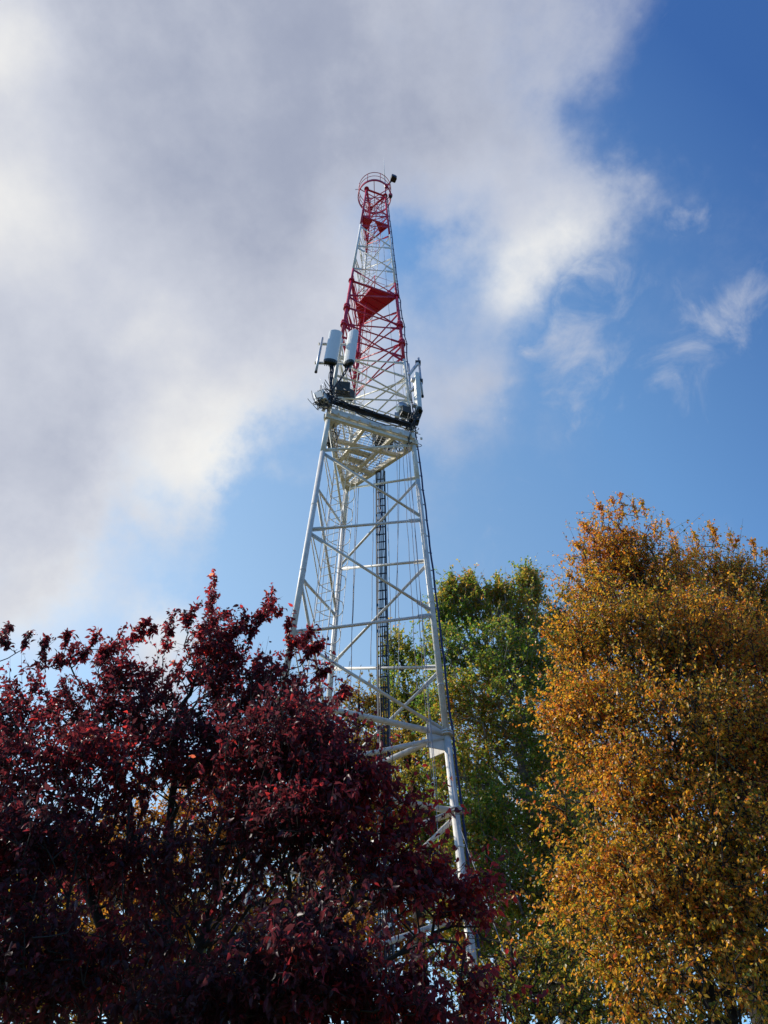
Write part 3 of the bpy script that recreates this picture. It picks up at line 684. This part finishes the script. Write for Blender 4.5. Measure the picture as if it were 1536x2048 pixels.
def make_tree(name, label, group, trunk, blobs, mat, bark, seed, leaf=.065, n_attr=500, alpha=.25, tips=5, twigs=2.0, twig_len=.28, per=6, droop=.5, rise=.3, gap=-.35, gap_scale=1.6,
              hue_seed=1, hue=(0.5, .18, .12), trunk_r=.13, step=.28, near=False, shoots=None, hue_fn=None, rtip=.006, leafshape=None, bare=0.0, limbs=(), upb=.35, soft=.22):
    g = np.random.default_rng(seed); trunk = [np.array(p, float) for p in trunk]
    base = trunk[0].copy()
    P = [trunk[0]]; par = [-1]; Lp = [0.0]
    for a, c in zip(trunk, trunk[1:]):
        n = max(1, int(np.linalg.norm(c - a) / step))
        for i in range(1, n + 1): P.append(lerp(a, c, i / n) + g.normal(0, .015, 3)); par.append(len(P) - 2); Lp.append(Lp[-1] + np.linalg.norm(P[-1] - P[-2]))
    for lb in limbs:                         # main forks laid out by hand, each rising from the nearest point of the stem
        lb = [np.array(p, float) for p in lb]; i = int(np.argmin([np.linalg.norm(q - lb[0]) for q in P])); prev = i; pp = [P[i]] + lb
        for a, c in zip(pp, pp[1:]):
            n = max(1, int(np.linalg.norm(c - a) / step))
            for k in range(1, n + 1): P.append(lerp(a, c, k / n) + g.normal(0, .02, 3)); par.append(prev); prev = len(P) - 1; Lp.append(Lp[par[-1]] + np.linalg.norm(P[-1] - P[par[-1]]))
    A = []
    tot = sum(b[6] for b in blobs)
    for (cx, cy, cz, rx, ry, rz, w) in blobs:
        n = int(n_attr * w / tot * 2.0); v = norm(g.normal(0, 1, (n, 3))); A.append(np.array([cx, cy, cz]) + v * (g.random((n, 1)) ** .42) * np.array([rx, ry, rz]) + g.normal(0, soft, (n, 3)) * min(rx, rz))
    A = np.concatenate(A); A = A[(sines(A, seed + 7, gap_scale) > gap) & (sines(A, seed + 9, 4.0) > -.75)]; A = A[A[:, 2] > 1.2]
    Tr = np.array(P); dd = np.linalg.norm(A[:, None] - Tr[None, ::2], axis=2).min(1); A = A[np.argsort(dd)]
    cap = 60000; PP = np.zeros((cap, 3)); LL = np.zeros(cap); n0 = len(P); PP[:n0] = P; LL[:n0] = Lp; par = list(par); cnt = n0
    for a in A:
        Q = PP[:cnt]; v = a - Q; dist = np.linalg.norm(v, axis=1)
        cost = dist + alpha * LL[:cnt] + np.where(v[:, 2] < -.3 * dist, dist * .6, 0) + np.where(Q[:, 2] < trunk[0][2] + 1.2, 5, 0)
        i = int(np.argmin(cost)); dst = dist[i]
        if dst < .06: continue
        n = max(1, int(dst / step)); q0 = PP[i].copy(); ctrl = lerp(q0, a, .5) + np.array([0, 0, rise * dst * .3]) + g.normal(0, .06 * dst, 3); prev = i
        for k in range(1, n + 1):
            t_ = k / n; p = (1 - t_) ** 2 * q0 + 2 * t_ * (1 - t_) * ctrl + t_ * t_ * a
            if cnt >= cap: break
            PP[cnt] = p; LL[cnt] = LL[prev] + np.linalg.norm(p - PP[prev]); par.append(prev); prev = cnt; cnt += 1
    shoot_nodes = []
    if shoots:                               # upright leaders standing out of the crown
        for (x, y, z, ln, lean) in shoots:
            e = np.array([x, y, z]); s0 = e - np.array([lean, 0, ln]); Q = PP[:cnt]; i = int(np.argmin(np.linalg.norm(Q - s0, axis=1))); prev = i
            q0 = PP[i].copy(); n = 14
            for k in range(1, n + 1):
                t_ = k / n; p = lerp(q0, e, t_) if np.linalg.norm(q0 - s0) < .25 else (lerp(q0, s0, t_ * 3) if t_ < .34 else lerp(s0, e, (t_ - .333) * 1.5))
                p = p + g.normal(0, .006, 3); PP[cnt] = p; LL[cnt] = 0; par.append(prev); prev = cnt; cnt += 1
                if t_ > .22: shoot_nodes.append(cnt - 1)
    PP = PP[:cnt]; par = np.array(par[:cnt])
    e_ = 2.35; acc = np.zeros(cnt); hop = np.zeros(cnt, int); has = np.zeros(cnt, bool)
    for i in range(cnt - 1, 0, -1):
        if not has[i]: acc[i] = rtip ** e_
        acc[par[i]] += acc[i]; hop[par[i]] = max(hop[par[i]], hop[i] + 1); has[par[i]] = True
    rad = np.maximum(acc, rtip ** e_) ** (1 / e_); rad *= 1.0
    k_ = trunk_r / rad[1]; rad = rtip * (rad / rtip) ** (math.log(trunk_r / rtip) / math.log(rad[1] / rtip)); rad[0] = rad[1] * 1.15
    # branch mesh
    idx = np.arange(1, cnt); a = PP[par[idx]]; c = PP[idx]; ra_ = np.minimum(rad[par[idx]], rad[idx] * 1.5); rc_ = rad[idx]
    def tubes(a, c, ra_, rc_, ns):
        d_ = norm(c - a); h = np.where(np.abs(d_[:, 2:3]) > .9, np.array([[1., 0, 0]]), np.array([[0, 0, 1.]])); s = norm(np.cross(d_, h)); u = np.cross(s, d_)
        V = []
        for p, r in ((a, ra_), (c + d_ * (rc_[:, None] * .3), rc_)):
            for k in range(ns): t_ = 2 * math.pi * k / ns; V.append(p + r[:, None] * (s * math.cos(t_) + u * math.sin(t_)))
        V = np.stack(V, 1); m_ = len(a); b0 = np.arange(m_)[:, None] * 2 * ns; Fq = []
        for k in range(ns): Fq.append(np.concatenate([b0 + k, b0 + (k + 1) % ns, b0 + ns + (k + 1) % ns, b0 + ns + k], 1))
        return V.reshape(-1, 3), np.stack(Fq, 1).reshape(-1, 4)
    big = rc_ > .018
    V1, F1 = tubes(a[big], c[big], ra_[big], rc_[big], 9); V2, F2 = tubes(a[~big], c[~big], ra_[~big], rc_[~big], 4)
    # leaf-bearing twigs
    fine = np.where(hop <= tips)[0]; fine = fine[fine > n0]; fine = np.concatenate([fine, np.array(shoot_nodes, int)]) if shoot_nodes else fine
    nt_ = g.poisson(np.where(np.isin(fine, shoot_nodes), 1.25, twigs)); src = np.repeat(fine, nt_)
    if bare: src = src[g.random(len(src)) > bare * np.clip((PP[src, 2] - PP[:, 2].max() + 1.6) / 1.6, 0, 1)]
    cenT = PP[fine].mean(0); outv = norm(PP[src] - cenT) ; m_ = len(src)
    isS = np.isin(src, shoot_nodes)
    tdir = norm(g.normal(0, 1, (m_, 3)) * .6 + outv * .7 + np.array([0, 0, upb])); tl_ = twig_len * np.clip(.25 + g.exponential(.55, m_), .2, 2.0); tl_ = np.where(isS, tl_ * .38, tl_)
    t0 = PP[src]; t1 = t0 + tdir * tl_[:, None]
    V3, F3 = tubes(t0, t1, np.full(m_, rtip * .6), np.full(m_, rtip * .25), 3)
    off1, off2 = len(V1), len(V1) + len(V2)
    ro = empty(name, base, label, 'tree', group)
    fast_mesh('trunk', np.concatenate([V1, V2, V3]), np.concatenate([F1, F2 + off1, F3 + off2]), bark, ro, smooth=True)
    li = np.repeat(np.arange(m_), per); tt = g.random(len(li)) ** .8; li = li[(~isS[li]) | (g.random(len(li)) < .75)]; tt = g.random(len(li)) ** .8; lp = t0[li] + (t1 - t0)[li] * tt[:, None] + g.normal(0, .012, (len(li), 3))
    n = len(li); ldir = norm(norm(g.normal(0, 1, (n, 3))) * .9 + tdir[li] * .45 + np.array([0, 0, -droop])); nr = norm(g.normal(0, 1, (n, 3)) * .75 + np.array([0, 0, 1.0]))
    sdv = norm(np.cross(ldir, nr)); nv = np.cross(sdv, ldir); sz = leaf * (.55 + .75 * g.random(n))
    TV, TF = leafshape or (LEAF_A if near else LEAF_B)
    curl = g.uniform(.3, 1.8, n)
    V = lp[:, None] + sz[:, None, None] * (TV[None, :, 0:1] * sdv[:, None] + TV[None, :, 1:2] * ldir[:, None] + TV[None, :, 2:3] * curl[:, None, None] * nv[:, None])
    Fc = (TF[None] + (np.arange(n) * len(TV))[:, None, None]).reshape(-1, 3)
    h_ = hue[0] + hue[1] * sines(lp, hue_seed, .9) + .5 * hue[1] * sines(lp, hue_seed + 3, 2.6) + g.normal(0, hue[2], n)
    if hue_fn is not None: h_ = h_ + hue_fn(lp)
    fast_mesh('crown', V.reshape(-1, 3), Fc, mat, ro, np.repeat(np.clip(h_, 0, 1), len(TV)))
    print('TREE', name, 'nodes', cnt, 'leaves', n)
    return ro
def bl(px, py, rx, ry, Y, depth=.8, w=None):
    c = at(px, py, Y); s = scale_at(px, py, Y); el = math.asin((c[2] - EYE) / np.linalg.norm(c - np.array([0, 0, EYE])))
    rxm = rx * s; rzm = ry * s
    return (c[0], c[1], c[2], rxm, rxm * depth, rzm * 1.05, w if w is not None else rxm * rzm * rxm ** .3)

RED = leaf_mat('red_plum_leaves', [(0, (.022, .007, .012)), (.35, (.055, .008, .016)), (.6, (.14, .009, .018)), (.85, (.38, .018, .018)), (1, (.52, .22, .14))], .52, .42, .35, 2.6)
ORG = leaf_mat('orange_beech_leaves', [(0, (.05, .10, .012)), (.28, (.20, .19, .018)), (.5, (.62, .34, .024)), (.75, (.68, .235, .022)), (1, (.50, .09, .02))], .45, .40, .5, 1.75)
GRN = leaf_mat('green_gold_leaves', [(0, (.05, .14, .014)), (.35, (.13, .21, .022)), (.6, (.32, .27, .035)), (.8, (.45, .25, .035)), (1, (.40, .12, .05))], .45, .40, .5, 2.1)
DGR = leaf_mat('dark_green_leaves', [(0, (.02, .045, .015)), (.6, (.045, .075, .02)), (1, (.12, .12, .03))], .35, .4, .5, 1.3)
YEL = leaf_mat('golden_leaves', [(0, (.18, .17, .02)), (.4, (.42, .24, .02)), (.8, (.52, .19, .02)), (1, (.45, .10, .03))], .42, .45, .4, 1.5)

YR = 6.6
g = np.random.default_rng(4)
sh = []
for px, py, ln in ((430, 1155, .55), (545, 1186, .42), (437, 1240, .3), (58, 1275, .22), (150, 1303, .2), (178, 1306, .2), (230, 1300, .2), (275, 1277, .22), (313, 1263, .25), (370, 1240, .25), (3, 1288, .2),
                   (85, 1322, .15), (120, 1322, .15), (475, 1262, .2), (500, 1265, .2), (590, 1290, .1), (610, 1285, .12), (520, 1240, .25), (400, 1262, .2), (630, 1300, .15), (655, 1345, .1), (205, 1310, .15), (340, 1270, .2), (560, 1230, .2), (255, 1295, .15), (20, 1262, .3), (95, 1285, .25), (135, 1275, .3), (195, 1278, .28), (245, 1268, .3), (295, 1250, .3), (345, 1240, .3), (385, 1225, .3), (455, 1235, .35), (490, 1232, .3), (530, 1215, .35), (575, 1255, .25), (618, 1268, .25), (643, 1300, .2), (690, 1385, .15), (425, 1190, .45), (550, 1210, .4)):
    c = at(px, py - (6 if py > 1200 else 0), YR + g.uniform(-.25, .4)); sh.append((c[0], c[1], c[2], ln, g.normal(0, .03)))
rb_ = [bl(30, 1450, 90, 80, 6.6), bl(170, 1455, 90, 85, 6.8), bl(300, 1425, 90, 100, 6.6), bl(430, 1395, 90, 90, 6.8), bl(545, 1405, 80, 95, 6.6), bl(610, 1450, 50, 70, 6.5),
       bl(-120, 1500, 130, 150, 6.5), bl(60, 1560, 130, 100, 5.9), bl(220, 1560, 110, 80, 6.2), bl(560, 1530, 120, 80, 6.0, 1, .35), bl(630, 1510, 55, 55, 6.1, 1, .15), bl(665, 1590, 80, 60, 5.8, 1, .22), bl(740, 1610, 50, 40, 5.9, 1, .08), bl(800, 1650, 55, 45, 5.8, 1, .08), bl(400, 1530, 120, 70, 6.6, 1, .25), bl(430, 1320, 60, 40, 6.7, 1, .15), bl(250, 1370, 60, 35, 6.7, 1, .1), bl(520, 1640, 100, 80, 6.2),
       bl(600, 1670, 120, 70, 5.8, 1, .22), bl(760, 1740, 80, 60, 5.8, 1, .10), bl(860, 1770, 45, 40, 5.8, 1, .04), bl(935, 1815, 40, 35, 5.8, 1, .03), bl(700, 1840, 130, 100, 5.6, 1, .15), bl(850, 1920, 80, 80, 5.8, 1, .06), bl(580, 1980, 160, 90, 5.4, 1, .35), bl(770, 2030, 130, 80, 5.4, 1, .12),
       bl(30, 1720, 120, 100, 5.6, 1, .3), bl(400, 1780, 150, 130, 6.2, 1, .14), bl(220, 1720, 110, 80, 6.4, 1, .14), bl(60, 1930, 160, 110, 5.6, 1, .25), bl(250, 1980, 160, 100, 6, 1, .16), bl(930, 2020, 50, 50, 5.8, 1, .03), bl(400, 2060, 160, 70, 5.6, 1, .22)]
fork = at(300, 2130, 6.9)
tb = np.array([fork[0] - .05, 6.9, 0])
LIMBS_RED = [[at(310, 2100, 6.9), at(250, 1980, 6.8), at(190, 1820, 6.5), at(130, 1640, 6.3)], [at(310, 2080, 6.9), at(400, 1900, 6.7), at(440, 1740, 6.6), at(500, 1560, 6.5)],
             [at(290, 2140, 6.9), at(150, 2020, 6.4), at(20, 1850, 6.1)], [at(330, 2110, 6.9), at(480, 1980, 6.5), at(640, 1800, 6.2), at(740, 1650, 6.0)], [at(320, 1960, 6.9), at(270, 1700, 6.9), at(230, 1500, 6.8)], [at(400, 2100, 6.7), at(620, 2010, 6.1), at(850, 1880, 5.9)]]
make_tree('red_leaved_tree', 'dark red leaved plum tree filling the lower left in front of the tower', None, [tb, fork * .5 + tb * .5, fork, at(330, 1900, 6.9), at(340, 1650, 6.8), at(350, 1450, 6.8)], rb_, RED, BARK, 11,
          limbs=LIMBS_RED, leaf=.056, n_attr=4300, alpha=.3, tips=3, twigs=2.1, twig_len=.27, per=9, upb=.9, droop=.75, rise=.5, gap=-1.1, gap_scale=3.0, hue=(.40, .2, .19), trunk_r=.085, step=.2, near=True, shoots=sh, rtip=.004)

bo = [bl(1140, 1440, 50, 60, 9.8, 1, .07), bl(1145, 1620, 50, 70, 9.8, 1, .06), bl(1150, 1790, 50, 70, 9.8, 1, .05), bl(1195, 1560, 55, 70, 9.8, 1, .2), bl(1210, 1680, 55, 70, 9.6, 1, .2), bl(1235, 1120, 80, 78, 10.6), bl(1190, 1200, 50, 58, 10.4), bl(1290, 1175, 85, 90, 10.8), bl(1190, 1300, 70, 85, 9.8), bl(1290, 1320, 110, 130, 10.0), bl(1400, 1290, 110, 90, 9.8), bl(1210, 1440, 80, 90, 9.6), bl(1350, 1480, 130, 110, 9.4),
      bl(1480, 1500, 110, 130, 9.6), bl(1280, 1600, 90, 100, 9.2), bl(1420, 1680, 140, 110, 9.2), bl(1230, 1740, 60, 80, 9.2), bl(1330, 1800, 120, 100, 9.0), bl(1500, 1850, 110, 130, 9.0), bl(1240, 1900, 80, 70, 9.0), bl(1250, 1560, 70, 80, 9.6), bl(1330, 1680, 90, 80, 9.6), bl(1380, 1990, 160, 90, 8.8), bl(1600, 1600, 110, 250, 9.6), bl(1560, 1350, 60, 100, 10)]
tO = at(1560, 2150, 10.4); tO0 = np.array([tO[0] - .1, 10.4, 0])
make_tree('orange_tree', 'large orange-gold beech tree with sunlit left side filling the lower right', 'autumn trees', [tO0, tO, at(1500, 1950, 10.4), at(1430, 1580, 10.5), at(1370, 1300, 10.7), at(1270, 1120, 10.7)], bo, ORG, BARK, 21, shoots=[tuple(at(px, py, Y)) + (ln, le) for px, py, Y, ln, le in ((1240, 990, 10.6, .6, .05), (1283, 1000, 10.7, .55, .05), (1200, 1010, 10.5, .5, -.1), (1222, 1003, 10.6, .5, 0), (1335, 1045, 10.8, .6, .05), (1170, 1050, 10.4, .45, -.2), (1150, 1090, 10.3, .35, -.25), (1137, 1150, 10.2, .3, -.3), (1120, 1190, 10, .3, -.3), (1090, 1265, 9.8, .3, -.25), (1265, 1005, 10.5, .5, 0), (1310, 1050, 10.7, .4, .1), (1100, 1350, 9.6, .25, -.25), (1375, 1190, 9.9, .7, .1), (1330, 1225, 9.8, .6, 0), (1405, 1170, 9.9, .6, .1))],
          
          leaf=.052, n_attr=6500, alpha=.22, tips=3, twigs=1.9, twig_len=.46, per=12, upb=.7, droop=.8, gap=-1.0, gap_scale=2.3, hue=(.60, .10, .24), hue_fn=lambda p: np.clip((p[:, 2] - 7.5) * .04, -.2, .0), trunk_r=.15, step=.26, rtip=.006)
b2 = [bl(1380, 1165, 80, 60, 14), bl(1440, 1190, 90, 80, 14), bl(1500, 1205, 80, 70, 14), bl(1560, 1220, 90, 70, 14), bl(1400, 1290, 100, 90, 14.2), bl(1530, 1320, 130, 110, 14), bl(1500, 1480, 130, 110, 14.2)]
t2 = at(1500, 1900, 14.6)
make_tree('orange_tree', 'shaded brown-gold tree top rising behind the large orange beech at the right edge', 'autumn trees', [np.array([t2[0], 14.6, 0]), t2, at(1480, 1500, 14.6), at(1460, 1200, 14.4)], b2, ORG, BARK, 22, shoots=[tuple(at(px, py, 14)) + (.6, .1) for px, py in ((1390, 1068), (1430, 1062), (1460, 1072), (1505, 1085), (1420, 1050), (1475, 1080), (1530, 1100), (1350, 1075))],
          
          leaf=.065, n_attr=2600, tips=3, twigs=2.0, twig_len=.5, per=10, upb=.7, gap=-.95, gap_scale=2.0, hue=(.54, .12, .24), trunk_r=.14, step=.35, rtip=.007)
b3 = [bl(903, 1195, 15, 42, 18, 1, .3), bl(942, 1188, 16, 42, 18, 1, .3), bl(1058, 1178, 16, 48, 18, 1, .4), bl(1000, 1195, 20, 32, 18, 1, .25), bl(880, 1240, 20, 30, 18, 1, .2), bl(898, 1220, 25, 60, 18), bl(940, 1220, 35, 60, 18), bl(1005, 1230, 45, 55, 18), bl(1058, 1200, 24, 55, 18), bl(1060, 1270, 48, 50, 18), bl(915, 1310, 60, 60, 18), bl(1000, 1330, 75, 70, 17.6), bl(1090, 1350, 50, 60, 18), bl(930, 1420, 70, 70, 17.6), bl(1040, 1450, 90, 80, 17.6),
      bl(940, 1540, 70, 70, 17.4), bl(1100, 1540, 60, 60, 17.6), bl(1020, 1640, 100, 60, 17.2), bl(960, 1690, 70, 60, 17), bl(1120, 1690, 70, 60, 17.2), bl(1010, 1780, 100, 60, 17), bl(1130, 1830, 60, 60, 17), bl(960, 1860, 80, 60, 17), bl(1080, 1900, 90, 60, 17)]
s3 = [tuple(at(px, py, 18)) + (ln, le) for px, py, ln, le in ((903, 1152, 1.2, 0), (909, 1165, .9, .05), (942, 1146, 1.2, 0), (936, 1160, .9, -.05), (948, 1165, .8, .05), (995, 1155, 1.0, 0), (1058, 1136, 1.6, 0), (1050, 1152, 1.2, -.05), (1064, 1155, 1.2, .05), (1020, 1168, .8, 0), (882, 1195, .8, -.1), (1075, 1180, 1.0, .1), (975, 1175, .6, 0), (1100, 1210, .5, .1), (1040, 1185, .7, 0), (870, 1240, .6, -.1))]
t3_ = at(1145, 2100, 17.6)
make_tree('green_gold_tree', 'tall green tree turning gold right of the tower with a pale forked trunk', 'autumn trees', [np.array([t3_[0], 17.6, 0]), t3_, at(1105, 1850, 17.6), at(1062, 1640, 17.6), at(1045, 1520, 17.6), at(1030, 1330, 17.8)], b3, GRN, BARKL, 31,
          leaf=.088, n_attr=4200, tips=2, twigs=2.3, twig_len=.44, per=11, upb=.6, gap=-.9, gap_scale=1.9, droop=.2, hue=(.40, .2, .24), hue_seed=5, trunk_r=.15, step=.4, rtip=.008, shoots=s3, alpha=.3)
b4 = [bl(795, 1310, 28, 40, 20), bl(840, 1340, 30, 40, 20), bl(810, 1400, 50, 60, 20), bl(850, 1440, 40, 60, 20), bl(800, 1500, 60, 50, 20), bl(860, 1560, 60, 70, 19.5), bl(880, 1680, 60, 60, 19), bl(820, 1640, 80, 80, 19)]
t4_ = at(840, 1900, 20)
make_tree('green_gold_tree', 'smaller green and gold tree standing just behind the right tower leg', 'autumn trees', [np.array([t4_[0], 20, 0]), t4_, at(820, 1500, 20), at(805, 1330, 20)], b4, GRN, BARK, 41,
          leaf=.085, n_attr=1600, tips=2, twigs=2.2, twig_len=.44, per=11, upb=.6, gap=-.8, gap_scale=1.8, droop=.2, hue=(.52, .15, .15), hue_seed=8, trunk_r=.16, step=.4, rtip=.008,
          shoots=[tuple(at(795, 1262, 20)) + (.7, 0), tuple(at(826, 1305, 20)) + (.5, 0)])
b5 = [bl(1108, 1250, 32, 34, 24), bl(1140, 1300, 40, 50, 24), bl(1150, 1400, 50, 60, 24), bl(1130, 1520, 60, 60, 24), bl(1160, 1640, 50, 60, 24)]
t5_ = at(1150, 1900, 24)
make_tree('dark_green_tree', 'dark green tree peeping out between the green-gold tree and the orange beech', 'autumn trees', [np.array([t5_[0], 24, 0]), t5_, at(1140, 1400, 24), at(1110, 1240, 24)], b5, DGR, BARK, 51,
          leaf=.12, n_attr=1200, tips=2, twigs=2.3, twig_len=.45, per=7, gap=-.4, gap_scale=1.0, hue=(.4, .15, .15), trunk_r=.2, step=.5, rtip=.01)
b6 = [bl(700, 1400, 24, 26, 17), bl(735, 1420, 35, 40, 17), bl(700, 1470, 50, 50, 17), bl(750, 1520, 50, 50, 17), bl(660, 1600, 90, 60, 16.5), bl(740, 1640, 70, 70, 16.5), bl(680, 1760, 90, 80, 16.5), bl(760, 1880, 90, 80, 16)]
t6_ = at(720, 2000, 17)
make_tree('golden_tree', 'bright golden small tree with bare tip twigs right behind the tower base', 'autumn trees', [np.array([t6_[0], 17, 0]), t6_, at(710, 1600, 17), at(720, 1360, 17)], b6, YEL, BARK, 61,
          leaf=.07, n_attr=1700, tips=2, twigs=2.0, twig_len=.35, per=8, gap=-.3, gap_scale=1.3, hue=(.5, .18, .15), trunk_r=.13, step=.35, rtip=.007,
          shoots=[tuple(at(700, 1322, 17)) + (.8, .1), tuple(at(722, 1330, 17)) + (.8, 0), tuple(at(740, 1350, 17)) + (.6, 0)], bare=.9)
b7 = [bl(400, 1600, 80, 45, 13), bl(300, 1680, 110, 70, 13), bl(440, 1700, 90, 70, 13), bl(180, 1760, 110, 70, 13), bl(80, 1850, 130, 80, 13), bl(330, 1820, 140, 90, 12.8), bl(220, 1950, 160, 90, 12.6), bl(480, 1900, 120, 110, 12.8), bl(60, 1990, 130, 80, 12.6)]
t7_ = at(270, 2200, 13.4)
make_tree('golden_tree', 'orange-gold tree glowing through gaps of the dark red tree at lower left', 'autumn trees', [np.array([t7_[0], 13.4, 0]), t7_, at(280, 1900, 13.4), at(320, 1650, 13.3)], b7, YEL, BARK, 71,
          leaf=.07, n_attr=2200, tips=2, twigs=2.0, twig_len=.35, per=8, gap=-.3, gap_scale=1.2, hue=(.6, .18, .15), trunk_r=.15, step=.35, rtip=.007)
b9 = [bl(980, 1640, 70, 60, 22), bl(1080, 1640, 80, 70, 22), bl(1170, 1600, 60, 80, 22), bl(1050, 1780, 110, 80, 22), bl(1180, 1780, 80, 90, 22), bl(1000, 1930, 110, 90, 22), bl(1150, 1930, 110, 90, 22), bl(900, 1800, 80, 120, 22), bl(1280, 1850, 90, 100, 22), bl(1300, 2000, 120, 70, 22)]
t9_ = at(1090, 2060, 22.4)
make_tree('brown_green_tree', 'dusky brown-green tree filling the background low between the tower leg and the orange beech', 'autumn trees', [np.array([t9_[0], 22.4, 0]), t9_, at(1075, 1700, 22.3)], b9, DGR, BARK, 91,
          leaf=.11, n_attr=2000, tips=2, twigs=2.0, twig_len=.45, per=9, gap=-.55, gap_scale=1.2, hue=(.75, .2, .22), trunk_r=.16, step=.5, rtip=.008)
b10 = [bl(1420, 1950, 130, 90, 15), bl(1560, 1900, 120, 120, 15), bl(1380, 1780, 100, 90, 15), bl(1500, 1720, 100, 90, 15), bl(1350, 2050, 120, 60, 15)]
t10 = at(1470, 2150, 15.4)
make_tree('orange_tree', 'lower dim bronze tree standing behind the foot of the large orange beech at lower right', 'autumn trees', [np.array([t10[0], 15.4, 0]), t10, at(1450, 1850, 15.2)], b10, ORG, BARK, 95,
          leaf=.07, n_attr=1300, tips=2, twigs=2.0, twig_len=.4, per=10, gap=-.8, gap_scale=1.5, hue=(.38, .15, .24), trunk_r=.13, step=.4, rtip=.007)
b11 = [bl(60, 1700, 130, 90, 18), bl(200, 1850, 160, 120, 18), bl(450, 1950, 180, 100, 18), bl(60, 2000, 180, 100, 18), bl(600, 1850, 100, 120, 18)]
t11 = at(260, 2200, 18.4)
make_tree('brown_green_tree', 'dusky olive tree far behind the red-leaved tree at the lower left edge', 'autumn trees', [np.array([t11[0], 18.4, 0]), t11, at(200, 1850, 18.3)], b11, DGR, BARK, 97,
          leaf=.10, n_attr=1400, tips=2, twigs=2.0, twig_len=.45, per=9, gap=-.6, gap_scale=1.2, hue=(.7, .2, .22), trunk_r=.16, step=.5, rtip=.008)
b8 = [bl(1000, 1790, 55, 45, 11.6), bl(950, 1850, 50, 50, 11.6), bl(1130, 1880, 60, 60, 11.5), bl(1040, 1860, 75, 55, 11.6), bl(970, 1930, 70, 70, 11.4), bl(1090, 1960, 80, 60, 11.4), bl(1020, 2030, 110, 50, 11.2), bl(1150, 2020, 60, 60, 11.2)]
t8_ = at(1070, 2200, 11.8)
make_tree('golden_tree', 'thin yellow-brown tree with slender trunk low between the tower leg and the orange beech', 'autumn trees', [np.array([t8_[0], 11.8, 0]), t8_, at(1040, 2040, 11.8), at(1015, 1850, 11.7)], b8, ORG, BARK, 81,
          leaf=.05, n_attr=1000, tips=2, twigs=1.8, twig_len=.28, per=8, gap=-.3, gap_scale=1.6, hue=(.25, .16, .25), trunk_r=.09, step=.26, rtip=.005)
